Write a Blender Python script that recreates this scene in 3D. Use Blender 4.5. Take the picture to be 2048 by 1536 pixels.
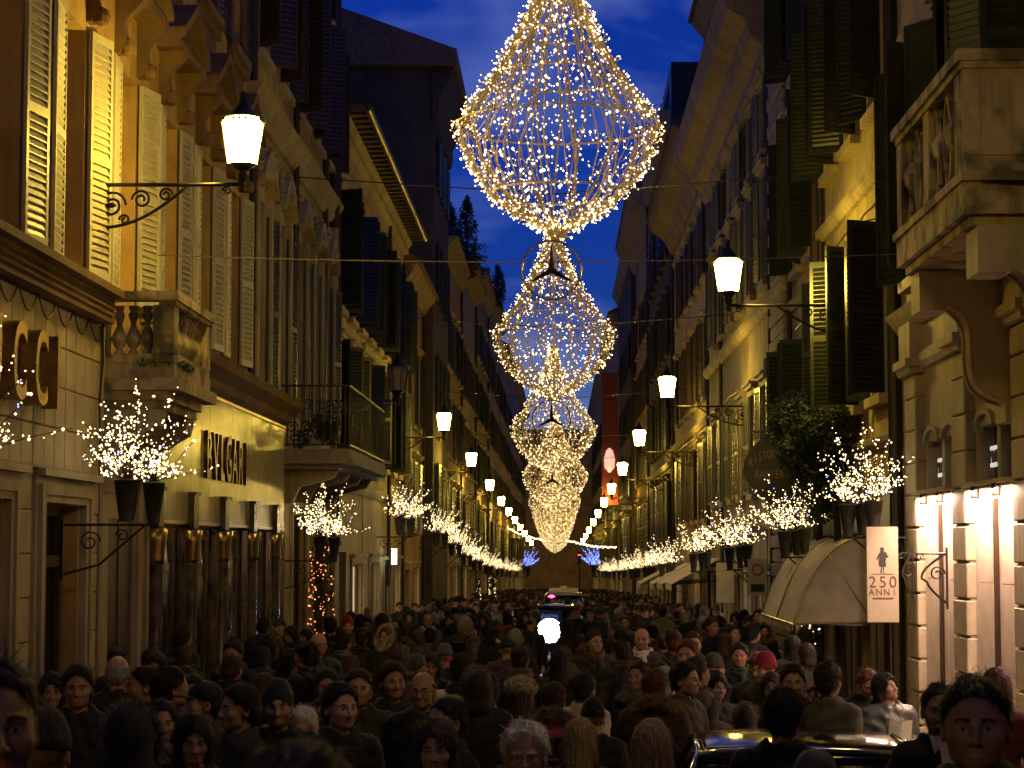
import bpy, bmesh, math, random
import numpy as np
from mathutils import Vector, Matrix, Euler

S = bpy.context.scene
for o in list(bpy.data.objects):
    bpy.data.objects.remove(o, do_unlink=True)
R = random.Random(7)
PI = math.pi

# ---------------------------------------------------------------- camera
CAM_Z = 2.3                      # eye above the paving under the camera
PITCH = math.radians(4.452)      # looking slightly up
YAW = math.radians(1.306)        # street axis lies a little to the right of centre
LENS = 73.83
cam_d = bpy.data.cameras.new('camera')
cam_d.sensor_width = 36.0
cam_d.lens = LENS
cam_d.clip_start = 0.1
cam_d.clip_end = 3000.0
cam_d.dof.use_dof = True
cam_d.dof.focus_distance = 30.0
cam_d.dof.aperture_fstop = 9.0
cam = bpy.data.objects.new('camera', cam_d)
cam.location = (0, 0, CAM_Z)
cam.rotation_euler = (PI / 2 + PITCH, 0, YAW)
S.collection.objects.link(cam)
S.camera = cam

# ---------------------------------------------------------------- dusk sky
W = bpy.data.worlds.new('World')
S.world = W
W.use_nodes = True
wn = W.node_tree.nodes
wl = W.node_tree.links
wn.clear()
w_out = wn.new('ShaderNodeOutputWorld')
w_bg = wn.new('ShaderNodeBackground')
w_sky = wn.new('ShaderNodeTexSky')
w_sky.sky_type = 'NISHITA'
w_sky.sun_disc = False
w_sky.sun_elevation = math.radians(2.0)
w_sky.sun_rotation = math.radians(110)
w_sky.air_density = 1.0
w_sky.dust_density = 0.3
w_sky.ozone_density = 4.0
SKY_STRENGTH = 0.14
w_bg.inputs['Strength'].default_value = SKY_STRENGTH
# the camera is balanced for the warm lamps, so the evening sky turns deep blue
w_tint = wn.new('ShaderNodeMix'); w_tint.data_type = 'RGBA'; w_tint.blend_type = 'MULTIPLY'
w_tint.inputs[0].default_value = 1.0
w_tint.inputs[7].default_value = (0.20, 0.46, 2.15, 1)
wl.new(w_sky.outputs[0], w_tint.inputs[6])
# drifting cloud: a direction-mapped noise that lightens the blue
w_co = wn.new('ShaderNodeTexCoord')
w_map = wn.new('ShaderNodeMapping'); w_map.inputs['Scale'].default_value = (5.0, 3.0, 14.0)
w_map.inputs['Location'].default_value = (0.35, 0.0, 0.42)
w_noise = wn.new('ShaderNodeTexNoise'); w_noise.inputs['Scale'].default_value = 1.0
w_noise.inputs['Detail'].default_value = 4.0; w_noise.inputs['Roughness'].default_value = 0.55
w_noise.inputs['Distortion'].default_value = 0.4
w_ramp = wn.new('ShaderNodeValToRGB')
w_ramp.color_ramp.elements[0].position = 0.45; w_ramp.color_ramp.elements[0].color = (0, 0, 0, 1)
w_ramp.color_ramp.elements[1].position = 0.95; w_ramp.color_ramp.elements[1].color = (1, 1, 1, 1)
w_mix = wn.new('ShaderNodeMix'); w_mix.data_type = 'RGBA'; w_mix.blend_type = 'MIX'
w_mix.inputs[7].default_value = (1.7, 2.4, 5.2, 1)
wl.new(w_co.outputs['Generated'], w_map.inputs[0]); wl.new(w_map.outputs[0], w_noise.inputs[0])
wl.new(w_noise.outputs[0], w_ramp.inputs[0]); wl.new(w_ramp.outputs[0], w_mix.inputs[0])
wl.new(w_tint.outputs[2], w_mix.inputs[6]); wl.new(w_mix.outputs[2], w_bg.inputs[0])
wl.new(w_bg.outputs[0], w_out.inputs[0])

S.view_settings.view_transform = 'Standard'
S.view_settings.look = 'None'
S.view_settings.exposure = 0.0
S.view_settings.gamma = 1.0
S.view_settings.use_curve_mapping = False
S.render.engine = 'CYCLES'
S.cycles.use_denoising = True
S.cycles.max_bounces = 6
S.cycles.diffuse_bounces = 3
S.cycles.glossy_bounces = 3
S.cycles.transmission_bounces = 4
S.cycles.sample_clamp_indirect = 3.0
S.cycles.use_light_tree = True
S.cycles.caustics_reflective = False
S.cycles.caustics_refractive = False
# ================================================================ helpers
COL = S.collection

def gz(y):
    """paving height: a small rise where the crowd stands near the camera, then 1 in 60 downhill"""
    t = min(1.0, max(0.0, (12.0 - y) / 6.0))
    return -y / 60.0 + 0.30 * t * t * (3 - 2 * t)

# pixel helper used while surveying the place: ray through a photo pixel -> point on a plane
F_PX = LENS / 36.0 * 2048.0
_R3 = np.array(Euler((PI / 2 + PITCH, 0, YAW)).to_matrix())
def ray(x, y):
    return _R3 @ np.array([(x - 1024) / F_PX, -(y - 768) / F_PX, -1.0])
def onX(x, y, X):
    d = ray(x, y); t = X / d[0]; return (X, d[1] * t, CAM_Z + d[2] * t)
def onY(x, y, Y):
    d = ray(x, y); t = Y / d[1]; return (d[0] * t, Y, CAM_Z + d[2] * t)

class MB:
    """collects boxes, tubes and lathes; build() links them as one mesh object"""
    def __init__(self):
        self.v = []; self.f = []; self.m = []; self.mi = 0
    def add(self, vs, fs):
        n = len(self.v); self.v += [tuple(p) for p in vs]
        for f in fs:
            self.f.append(tuple(i + n for i in f)); self.m.append(self.mi)
    def box(self, x0, x1, y0, y1, z0, z1):
        self.add([(x0,y0,z0),(x1,y0,z0),(x1,y1,z0),(x0,y1,z0),(x0,y0,z1),(x1,y0,z1),(x1,y1,z1),(x0,y1,z1)],
                 [(0,3,2,1),(4,5,6,7),(0,1,5,4),(1,2,6,5),(2,3,7,6),(3,0,4,7)])
        return self
    def bbox(self, x0, x1, y0, y1, z0, z1, b=.012):
        """box with chamfered edges"""
        vs = []
        for sx, xa, xb in ((0, x0, x0 + b), (1, x1, x1 - b)):
            for sy, ya, yb in ((0, y0, y0 + b), (1, y1, y1 - b)):
                for sz, za, zb in ((0, z0, z0 + b), (1, z1, z1 - b)):
                    vs += [(xa, yb, zb), (xb, ya, zb), (xb, yb, za)]
        def I(sx, sy, sz, a): return ((sx * 2 + sy) * 2 + sz) * 3 + a
        fs = [(I(0,0,0,0),I(0,0,1,0),I(0,1,1,0),I(0,1,0,0)),(I(1,0,0,0),I(1,1,0,0),I(1,1,1,0),I(1,0,1,0)),
              (I(0,0,0,1),I(1,0,0,1),I(1,0,1,1),I(0,0,1,1)),(I(0,1,0,1),I(0,1,1,1),I(1,1,1,1),I(1,1,0,1)),
              (I(0,0,0,2),I(0,1,0,2),I(1,1,0,2),I(1,0,0,2)),(I(0,0,1,2),I(1,0,1,2),I(1,1,1,2),I(0,1,1,2))]
        for s in (0, 1):
            for t in (0, 1):
                fs.append((I(s,t,0,0),I(s,t,1,0),I(s,t,1,1),I(s,t,0,1)))
                fs.append((I(s,0,t,0),I(s,1,t,0),I(s,1,t,2),I(s,0,t,2)))
                fs.append((I(0,s,t,1),I(1,s,t,1),I(1,s,t,2),I(0,s,t,2)))
                for u in (0, 1):
                    fs.append((I(s,t,u,0),I(s,t,u,1),I(s,t,u,2)))
        self.add(vs, fs); return self
    def quad(self, a, b, c, d):
        self.add([a, b, c, d], [(0, 1, 2, 3)]); return self
    def prism(self, prof, axis, a0, a1):
        """extrude a closed 2-D profile along an axis; prof gives the other two coordinates in order"""
        n = len(prof)
        def P(p, a):
            if axis == 'y': return (p[0], a, p[1])
            if axis == 'x': return (a, p[0], p[1])
            return (p[0], p[1], a)
        vs = [P(p, a0) for p in prof] + [P(p, a1) for p in prof]
        fs = [(i, (i + 1) % n, (i + 1) % n + n, i + n) for i in range(n)]
        fs += [tuple(range(n - 1, -1, -1)), tuple(range(n, 2 * n))]
        self.add(vs, fs); return self
    def tube(self, pts, r, n=6, closed=False, cap=True):
        pts = [Vector(p) for p in pts]; k = len(pts)
        rs = r if isinstance(r, (list, tuple)) else [r] * k
        vs = []; up = None
        for i, p in enumerate(pts):
            if closed: t = pts[(i + 1) % k] - pts[i - 1]
            else: t = pts[min(i + 1, k - 1)] - pts[max(i - 1, 0)]
            t = t.normalized() if t.length > 1e-9 else Vector((0, 0, 1))
            if up is None:
                a = Vector((0, 0, 1)) if abs(t.z) < .9 else Vector((1, 0, 0))
                up = (a - t * a.dot(t)).normalized()
            else:
                up = (up - t * up.dot(t))
                up = up.normalized() if up.length > 1e-6 else t.orthogonal().normalized()
            b = t.cross(up)
            for j in range(n):
                an = 2 * PI * j / n
                vs.append(p + (up * math.cos(an) + b * math.sin(an)) * rs[i])
        fs = []
        for i in range(k if closed else k - 1):
            i2 = (i + 1) % k
            for j in range(n):
                j2 = (j + 1) % n
                fs.append((i * n + j, i * n + j2, i2 * n + j2, i2 * n + j))
        if cap and not closed:
            fs.append(tuple(range(n - 1, -1, -1))); fs.append(tuple(range((k - 1) * n, k * n)))
        self.add(vs, fs); return self
    def lathe(self, prof, c=(0, 0, 0), n=12, phase=0.0, sx=1.0, sy=1.0):
        vs = []; k = len(prof)
        for r, z in prof:
            for j in range(n):
                a = 2 * PI * j / n + phase
                vs.append((c[0] + r * math.cos(a) * sx, c[1] + r * math.sin(a) * sy, c[2] + z))
        fs = []
        for i in range(k - 1):
            for j in range(n):
                j2 = (j + 1) % n
                fs.append((i * n + j, i * n + j2, (i + 1) * n + j2, (i + 1) * n + j))
        fs.append(tuple(range(n - 1, -1, -1))); fs.append(tuple(range((k - 1) * n, k * n)))
        self.add(vs, fs); return self
    def octa(self, p, r, d=None):
        x, y, z = p
        self.add([(x+r,y,z),(x-r,y,z),(x,y+r,z),(x,y-r,z),(x,y,z+r),(x,y,z-r)],
                 [(0,2,4),(2,1,4),(1,3,4),(3,0,4),(2,0,5),(1,2,5),(3,1,5),(0,3,5)])
    def mesh(self, name, smooth=False):
        me = bpy.data.meshes.new(name)
        me.from_pydata(self.v, [], self.f)
        if any(self.m): me.polygons.foreach_set('material_index', self.m)
        if smooth: me.polygons.foreach_set('use_smooth', [True] * len(self.f))
        me.update(); return me
    def build(self, name, mat, parent=None, smooth=False, kind=None):
        return place(name, self.mesh(name, smooth), mat, parent, kind=kind)

def link(o): COL.objects.link(o); return o

def place(name, me, mat=None, parent=None, loc=None, rot=None, scale=None, kind=None):
    """mesh object; without loc its vertices are world coordinates even under a moved parent"""
    o = bpy.data.objects.new(name, me); COL.objects.link(o)
    if mat is not None and len(me.materials) == 0:
        for m in (mat if isinstance(mat, (list, tuple)) else [mat]): me.materials.append(m)
    if parent is not None:
        o.parent = parent
        if loc is None: o.matrix_parent_inverse = WM[parent.name].inverted()
    if loc is not None: o.location = loc
    if rot is not None: o.rotation_euler = rot
    if scale is not None: o.scale = scale
    WM[o.name] = (WM[parent.name] if parent is not None else Matrix()) @ (
        (o.matrix_parent_inverse if parent is not None else Matrix()) @ o.matrix_basis)
    if kind: o['kind'] = kind
    return o
WM = {}

def tag(o, label, cat=None, group=None, kind=None):
    if label: o['label'] = label
    if cat: o['category'] = cat
    if group: o['group'] = group
    if kind: o['kind'] = kind
    return o

def thing(name, label, cat, loc=(0, 0, 0), rotz=0.0, group=None):
    o = bpy.data.objects.new(name, None); COL.objects.link(o)
    o.empty_display_size = .2
    o.location = loc; o.rotation_euler = (0, 0, rotz)
    WM[o.name] = o.matrix_basis.copy()
    return tag(o, label, cat, group)

# ---------------------------------------------------------------- materials
def newmat(name):
    m = bpy.data.materials.new(name); m.use_nodes = True
    nt = m.node_tree; b = nt.nodes['Principled BSDF']
    return m, nt, b

def mat_plain(name, col, rough=.6, metal=0.0, spec=.5, noise=0.0, scale=12.0, bump=0.0, bscale=40.0, sheen=0.0):
    m, nt, b = newmat(name)
    b.inputs['Roughness'].default_value = rough
    b.inputs['Metallic'].default_value = metal
    b.inputs['Specular IOR Level'].default_value = spec
    b.inputs['Base Color'].default_value = (*col, 1)
    if sheen: b.inputs['Sheen Weight'].default_value = sheen
    tc = nt.nodes.new('ShaderNodeTexCoord')
    if noise:
        n = nt.nodes.new('ShaderNodeTexNoise'); n.inputs['Scale'].default_value = scale
        n.inputs['Detail'].default_value = 5
        r = nt.nodes.new('ShaderNodeMapRange')
        r.inputs['From Min'].default_value = .3; r.inputs['From Max'].default_value = .7
        r.inputs['To Min'].default_value = 1 - noise; r.inputs['To Max'].default_value = 1 + noise
        mx = nt.nodes.new('ShaderNodeMix'); mx.data_type = 'RGBA'; mx.blend_type = 'MULTIPLY'
        mx.inputs[0].default_value = 1; mx.inputs[6].default_value = (*col, 1)
        nt.links.new(tc.outputs['Object'], n.inputs[0]); nt.links.new(n.outputs[0], r.inputs[0])
        nt.links.new(r.outputs[0], mx.inputs[7]); nt.links.new(mx.outputs[2], b.inputs['Base Color'])
    if bump:
        n2 = nt.nodes.new('ShaderNodeTexNoise'); n2.inputs['Scale'].default_value = bscale
        n2.inputs['Detail'].default_value = 4
        bp = nt.nodes.new('ShaderNodeBump'); bp.inputs['Strength'].default_value = bump
        bp.inputs['Distance'].default_value = .02
        nt.links.new(tc.outputs['Object'], n2.inputs[0]); nt.links.new(n2.outputs[0], bp.inputs['Height'])
        nt.links.new(bp.outputs[0], b.inputs['Normal'])
    return m

def mat_wall(name, col, col2, stain=(.10, .09, .07), stain_amt=.5, rough=.85, streak=1.0, moss=0.0, bump=.35):
    """weathered plaster or stone: two tones in blotches, rain streaks running down, fine grain"""
    m, nt, b = newmat(name); N = nt.nodes.new; L = nt.links.new
    b.inputs['Roughness'].default_value = rough
    b.inputs['Specular IOR Level'].default_value = .25
    tc = N('ShaderNodeTexCoord')
    geo = N('ShaderNodeNewGeometry')
    n1 = N('ShaderNodeTexNoise'); n1.inputs['Scale'].default_value = .9; n1.inputs['Detail'].default_value = 7
    n1.inputs['Roughness'].default_value = .65
    L(geo.outputs['Position'], n1.inputs[0])
    rp = N('ShaderNodeValToRGB'); rp.color_ramp.elements[0].position = .40; rp.color_ramp.elements[1].position = .62
    rp.color_ramp.elements[0].color = (*col, 1); rp.color_ramp.elements[1].color = (*[c * .86 for c in col2], 1)
    L(n1.outputs[0], rp.inputs[0])
    mp = N('ShaderNodeMapping'); mp.inputs['Scale'].default_value = (5.0, 5.0, .45)
    L(geo.outputs['Position'], mp.inputs[0])
    n2 = N('ShaderNodeTexNoise'); n2.inputs['Scale'].default_value = 1.3; n2.inputs['Detail'].default_value = 6
    L(mp.outputs[0], n2.inputs[0])
    r2 = N('ShaderNodeValToRGB'); r2.color_ramp.elements[0].position = .50; r2.color_ramp.elements[1].position = .78
    L(n2.outputs[0], r2.inputs[0])
    ms = N('ShaderNodeMath'); ms.operation = 'MULTIPLY'; ms.inputs[1].default_value = min(.9, stain_amt * 1.3) * streak
    L(r2.outputs[0], ms.inputs[0])
    mx = N('ShaderNodeMix'); mx.data_type = 'RGBA'; mx.inputs[7].default_value = (*stain, 1)
    L(ms.outputs[0], mx.inputs[0]); L(rp.outputs[0], mx.inputs[6])
    last = mx.outputs[2]
    if moss:
        n4 = N('ShaderNodeTexNoise'); n4.inputs['Scale'].default_value = 2.6; n4.inputs['Detail'].default_value = 8
        L(geo.outputs['Position'], n4.inputs[0])
        r4 = N('ShaderNodeValToRGB'); r4.color_ramp.elements[0].position = .47; r4.color_ramp.elements[1].position = .61
        L(n4.outputs[0], r4.inputs[0])
        m4 = N('ShaderNodeMath'); m4.operation = 'MULTIPLY'; m4.inputs[1].default_value = moss
        L(r4.outputs[0], m4.inputs[0])
        mx2 = N('ShaderNodeMix'); mx2.data_type = 'RGBA'; mx2.inputs[7].default_value = (.06, .062, .03, 1)
        L(m4.outputs[0], mx2.inputs[0]); L(last, mx2.inputs[6]); last = mx2.outputs[2]
    L(last, b.inputs['Base Color'])
    n3 = N('ShaderNodeTexNoise'); n3.inputs['Scale'].default_value = 22; n3.inputs['Detail'].default_value = 6
    L(geo.outputs['Position'], n3.inputs[0])
    bp = N('ShaderNodeBump'); bp.inputs['Strength'].default_value = bump; bp.inputs['Distance'].default_value = .015
    L(n3.outputs[0], bp.inputs['Height']); L(bp.outputs[0], b.inputs['Normal'])
    return m

def mat_emit(name, col, strength, base=(.8, .8, .8)):
    m, nt, b = newmat(name)
    b.inputs['Base Color'].default_value = (*base, 1)
    b.inputs['Emission Color'].default_value = (*col, 1)
    b.inputs['Emission Strength'].default_value = strength
    b.inputs['Roughness'].default_value = .4
    return m

def mat_glass_dark(name, col=(.015, .017, .02), rough=.06, spec=.8):
    m, nt, b = newmat(name); N = nt.nodes.new; L = nt.links.new
    b.inputs['Base Color'].default_value = (*col, 1); b.inputs['Roughness'].default_value = rough
    b.inputs['Specular IOR Level'].default_value = spec
    n = N('ShaderNodeTexNoise'); n.inputs['Scale'].default_value = 1.7
    g = N('ShaderNodeNewGeometry'); L(g.outputs['Position'], n.inputs[0])
    bp = N('ShaderNodeBump'); bp.inputs['Strength'].default_value = .12; bp.inputs['Distance'].default_value = .05
    L(n.outputs[0], bp.inputs['Height']); L(bp.outputs[0], b.inputs['Normal'])
    return m

M = {}
M['orange'] = mat_wall('orange_plaster', (.50, .33, .12), (.40, .255, .09), (.12, .08, .03), .45)
M['orange_trim'] = mat_wall('brown_stucco_trim', (.20, .125, .06), (.145, .088, .042), (.08, .05, .03), .5)
M['cream'] = mat_wall('cream_stucco', (.44, .36, .22), (.34, .275, .16), (.12, .09, .06), .55)
M['cream2'] = mat_wall('pale_yellow_plaster', (.52, .43, .23), (.42, .34, .18), (.14, .11, .06), .5)
M['pinkish'] = mat_wall('pale_pink_plaster', (.44, .35, .25), (.36, .28, .20), (.14, .11, .09), .45)
M['grey'] = mat_wall('grey_beige_plaster', (.33, .275, .19), (.255, .21, .14), (.09, .08, .07), .55)
M['ochre'] = mat_wall('ochre_plaster', (.42, .29, .13), (.33, .22, .10), (.10, .07, .04), .5)
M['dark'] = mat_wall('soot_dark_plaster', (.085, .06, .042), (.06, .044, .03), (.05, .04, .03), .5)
M['trav'] = mat_wall('travertine', (.45, .38, .27), (.36, .30, .21), (.16, .13, .09), .40, rough=.6)
M['trav_moss'] = mat_wall('mossy_travertine', (.46, .37, .24), (.36, .28, .17), (.08, .065, .035), .7, rough=.7, moss=.85, bump=.6)
M['stone'] = mat_wall('grey_stone', (.34, .28, .21), (.26, .215, .155), (.10, .085, .065), .5, rough=.75)
M['cornice'] = mat_wall('brown_cornice_stone', (.33, .24, .15), (.25, .18, .11), (.09, .065, .045), .5)
M['roof'] = mat_plain('roof_tile', (.13, .075, .05), .9, noise=.3, scale=6, bump=.4, bscale=10)
M['iron'] = mat_plain('wrought_iron', (.022, .019, .016), .42, .6, noise=.25, scale=30)
M['pipe'] = mat_plain('painted_downpipe', (.035, .026, .02), .45, .3, noise=.2)
M['shut_w'] = mat_plain('ivory_painted_wood', (.46, .42, .30), .45, noise=.12, scale=9)
M['shut_d'] = mat_plain('dark_green_painted_wood', (.020, .026, .018), .32, noise=.2, scale=9)
M['shut_b'] = mat_plain('dark_brown_painted_wood', (.045, .03, .018), .38, noise=.2, scale=9)
M['shut_g'] = mat_plain('grey_green_painted_wood', (.055, .065, .055), .4, noise=.2, scale=9)
M['frame_w'] = mat_plain('window_frame_paint', (.34, .30, .22), .5, noise=.12)
M['frame_d'] = mat_plain('dark_window_frame', (.05, .035, .025), .45)
M['pane'] = mat_glass_dark('window_pane')
M['void'] = mat_plain('dark_interior', (.012, .010, .009), .9)
M['brass'] = mat_plain('aged_brass', (.42, .30, .12), .28, 1.0, noise=.2, scale=18)
M['bronze'] = mat_plain('dark_bronze', (.11, .07, .035), .32, .9, noise=.2, scale=18)
M['gold'] = mat_plain('gilded_letter', (.36, .22, .08), .35, .85, noise=.2, scale=14)
M['steel'] = mat_plain('brushed_steel', (.48, .47, .45), .3, .9, noise=.1)
M['paving'] = mat_plain('basalt_paving', (.05, .048, .046), .55, noise=.35, scale=3, bump=.5, bscale=9)
M['awning'] = mat_plain('cream_canvas', (.72, .66, .52), .8, noise=.15, scale=4, bump=.2, bscale=6)
M['leaf'] = mat_plain('ivy_leaf', (.035, .058, .016), .5, noise=.45, scale=3)
M['leaf_dk'] = mat_plain('cypress_leaf', (.018, .028, .014), .6, noise=.4, scale=3)
M['bark'] = mat_plain('bark', (.05, .035, .025), .9)
# ================================================================ facade kit
def wplace(name, me, mat, parent, loc, rot=None, scale=None, kind=None):
    """child placed by world coordinates under a building empty"""
    o = place(name, me, mat, parent, kind=kind)
    o.location = loc
    if rot is not None: o.rotation_euler = rot
    if scale is not None: o.scale = scale
    WM[o.name] = o.matrix_basis.copy()
    return o

def wall_mesh(mb, X, sg, y0, y1, z0, z1, ops=(), rev=.24, depth=9.0, top=True):
    ys = sorted({y0, y1} | {a for o in ops for a in o[:2]}); zs = sorted({z0, z1} | {a for o in ops for a in o[2:4]})
    ys = [y for y in ys if y0 <= y <= y1]; zs = [z for z in zs if z0 <= z <= z1]
    for i in range(len(ys) - 1):
        for j in range(len(zs) - 1):
            yc = (ys[i] + ys[i+1]) / 2; zc = (zs[j] + zs[j+1]) / 2
            if any(o[0] < yc < o[1] and o[2] < zc < o[3] for o in ops): continue
            a, b, c, d = (X, ys[i], zs[j]), (X, ys[i+1], zs[j]), (X, ys[i+1], zs[j+1]), (X, ys[i], zs[j+1])
            mb.quad(a, b, c, d) if sg > 0 else mb.quad(a, d, c, b)
    Xi = X - sg * rev
    for (a, b, c, d) in [o[:4] for o in ops]:
        mb.quad((X,a,c),(Xi,a,c),(Xi,a,d),(X,a,d)); mb.quad((X,b,c),(Xi,b,c),(Xi,b,d),(X,b,d))
        mb.quad((X,a,c),(X,b,c),(Xi,b,c),(Xi,a,c)); mb.quad((X,a,d),(X,b,d),(Xi,b,d),(Xi,a,d))
    Xb = X - sg * depth
    mb.quad((X,y0,z0),(Xb,y0,z0),(Xb,y0,z1),(X,y0,z1)); mb.quad((X,y1,z0),(Xb,y1,z0),(Xb,y1,z1),(X,y1,z1))
    mb.quad((Xb,y0,z0),(Xb,y1,z0),(Xb,y1,z1),(Xb,y0,z1))
    if top: mb.quad((X,y0,z1),(X,y1,z1),(Xb,y1,z1),(Xb,y0,z1))

_cache = {}
def window_meshes(w, h, key):
    k = ('win', round(w, 2), round(h, 2), key)
    if k not in _cache:
        f = MB(); t = .06
        f.box(-.03, .05, -w/2, -w/2 + t, 0, h); f.box(-.03, .05, w/2 - t, w/2, 0, h)
        f.box(-.03, .05, -w/2 + t, w/2 - t, 0, t); f.box(-.03, .05, -w/2 + t, w/2 - t, h - t, h)
        f.box(-.03, .06, -.05, .05, t, h - t)
        zz = h * .72 if h > 1.6 else h * .5
        f.box(-.025, .045, -w/2 + t, -.05, zz - .03, zz + .03); f.box(-.025, .045, .05, w/2 - t, zz - .03, zz + .03)
        p = MB(); p.box(-.012, -.002, -w/2 + t, w/2 - t, t, h - t)
        _cache[k] = (f.mesh('window_frame'), p.mesh('pane'))
    return _cache[k]

def window(bld, X, sg, yc, w, z0, z1, frame, pane=None, rev=.24):
    fm, pm = window_meshes(w, z1 - z0, frame + str(pane))
    o = wplace('window', fm, M[frame], bld, (X - sg * (rev - .03), yc, z0), (0, 0, 0 if sg > 0 else PI))
    place('pane', pm, M[pane or 'pane'], o, loc=(0, 0, 0))
    return o

def shutter_mesh(w, h, n, key):
    k = ('shut', round(w, 2), round(h, 2), n, key)
    if k not in _cache:
        b = MB(); t = .055; th = .02
        b.box(-th, th, 0, t, 0, h); b.box(-th, th, w - t, w, 0, h)
        for z in (0, h * .47, h - .09): b.box(-th, th, t, w - t, z, z + .09)
        for (a, c) in ((.09, h * .47), (h * .47 + .09, h - .09)):
            m = max(3, int(round(n * (c - a) / h)))
            for i in range(m):
                z = a + (i + .5) * (c - a) / m; s = (c - a) / m * .62
                b.prism([(th * .95, z - s), (th * .95, z - s + .014), (-th * .95, z + s), (-th * .95, z + s - .014)], 'y', t, w - t)
        # iron strap and stop
        b.box(th, th + .006, 0, .16, h * .2, h * .2 + .03); b.box(th, th + .006, 0, .16, h * .8, h * .8 + .03)
        _cache[k] = b.mesh('shutter')
    return _cache[k]

def shutter(bld, X, sg, hinge, dirn, w, z0, z1, mat, ang, n=28):
    me = shutter_mesh(w, z1 - z0, n, mat)
    rot = -sg * ang if dirn > 0 else PI + sg * ang
    return wplace('shutter', me, M[mat], bld, (X + sg * .05, hinge, z0), (0, 0, rot))

def surround(bld, X, sg, yc, w, z0, z1, mat, t=.14, out=.07, head=True, y_gap=.015):
    b = MB(); x0, x1 = sorted((X - sg * .01, X + sg * out))
    a, c = yc - w/2 - t - y_gap + .015, yc + w/2 + t
    b.box(x0, x1, a, yc - w/2, z0, z1 + t); b.box(x0, x1, yc + w/2, c, z0, z1 + t)
    b.box(x0, x1, yc - w/2, yc + w/2, z1, z1 + t)
    x0, x1 = sorted((X - sg * .01, X + sg * (out + .09)))
    b.box(x0, x1, a - .05, c + .05, z0 - .14, z0)
    if head:
        b.box(x0, x1, a - .07, c + .07, z1 + t, z1 + t + .09)
        x0, x1 = sorted((X - sg * .01, X + sg * (out + .15)))
        b.box(x0, x1, a - .12, c + .12, z1 + t + .09, z1 + t + .15)
    return b.build('window_surround', M[mat], bld)

def cornice(bld, X, sg, y0, y1, prof, mat, name='cornice', ret=True):
    """prof: list of (projection, z) from bottom to top"""
    b = MB()
    pts = [(X - sg * .05, prof[0][1])] + [(X + sg * p, z) for p, z in prof] + [(X - sg * .05, prof[-1][1])]
    b.prism(pts, 'y', y0, y1)
    return b.build(name, M[mat], bld)

def text_mesh(s, size, extrude, bold=0.0, align='CENTER'):
    cu = bpy.data.curves.new('txt', 'FONT'); cu.body = s; cu.size = size; cu.extrude = extrude
    cu.offset = bold; cu.align_x = align; cu.resolution_u = 4
    ob = bpy.data.objects.new('txt', cu); COL.objects.link(ob)
    me = bpy.data.meshes.new_from_object(ob.evaluated_get(bpy.context.evaluated_depsgraph_get()))
    bpy.data.objects.remove(ob); bpy.data.curves.remove(cu)
    return me

def letters(parent, word, mat, pts, size, rot, extrude=.02, sx=1.0, sy=1.0, name='letter', bold=0.0):
    for ch, p in zip(word, pts):
        if ch == ' ': continue
        me = text_mesh(ch, size, extrude, bold); me.name = 'letter'
        wplace(name, me, mat, parent, p, rot, (sx, sy, 1))

RL = (PI/2, 0, PI/2)      # text on the wall whose street side is +X
RR = (PI/2, 0, -PI/2)     # text on the wall whose street side is -X
RC = (PI/2, 0, 0)         # text facing the camera

def downpipe(bld, x, y, z0, z1, r=.055, mat='pipe'):
    b = MB(); b.tube([(x, y, z0), (x, y, z1)], r, 8)
    z = z0 + 1.2
    while z < z1:
        b.lathe([(r + .012, -.03), (r + .012, .03)], (x, y, z), 8); z += 2.1
    return b.build('downpipe', M[mat], bld)

def stone_grid(parent, X, sg, ys, zs, skip, mat, proud=.03, gap=.008, b=.012):
    """separate dressed blocks in courses; shared meshes for equal sizes"""
    for i in range(len(ys) - 1):
        for j in range(len(zs) - 1):
            yc, zc = (ys[i] + ys[i+1]) / 2, (zs[j] + zs[j+1]) / 2
            if skip(yc, zc): continue
            w, h = ys[i+1] - ys[i] - gap, zs[j+1] - zs[j] - gap
            k = ('blk', round(w, 3), round(h, 3), proud, mat, sg)
            if k not in _cache:
                q = MB(); x0, x1 = sorted((-sg * .02, sg * proud)); q.bbox(x0, x1, -w/2, w/2, -h/2, h/2, b)
                _cache[k] = q.mesh('stone_block')
            wplace('stone_block', _cache[k], M[mat], parent, (X + sg * R.uniform(-.003, .004), yc, zc))

def frange(a, b, s):
    n = max(1, int(round((b - a) / s))); return [a + (b - a) * i / n for i in range(n + 1)]

def new_building(name, label, X, y0, y1, sg):
    yc = (y0 + y1) / 2
    return thing(name, label, 'building', (X - sg * 4, yc, gz(yc)))

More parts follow.
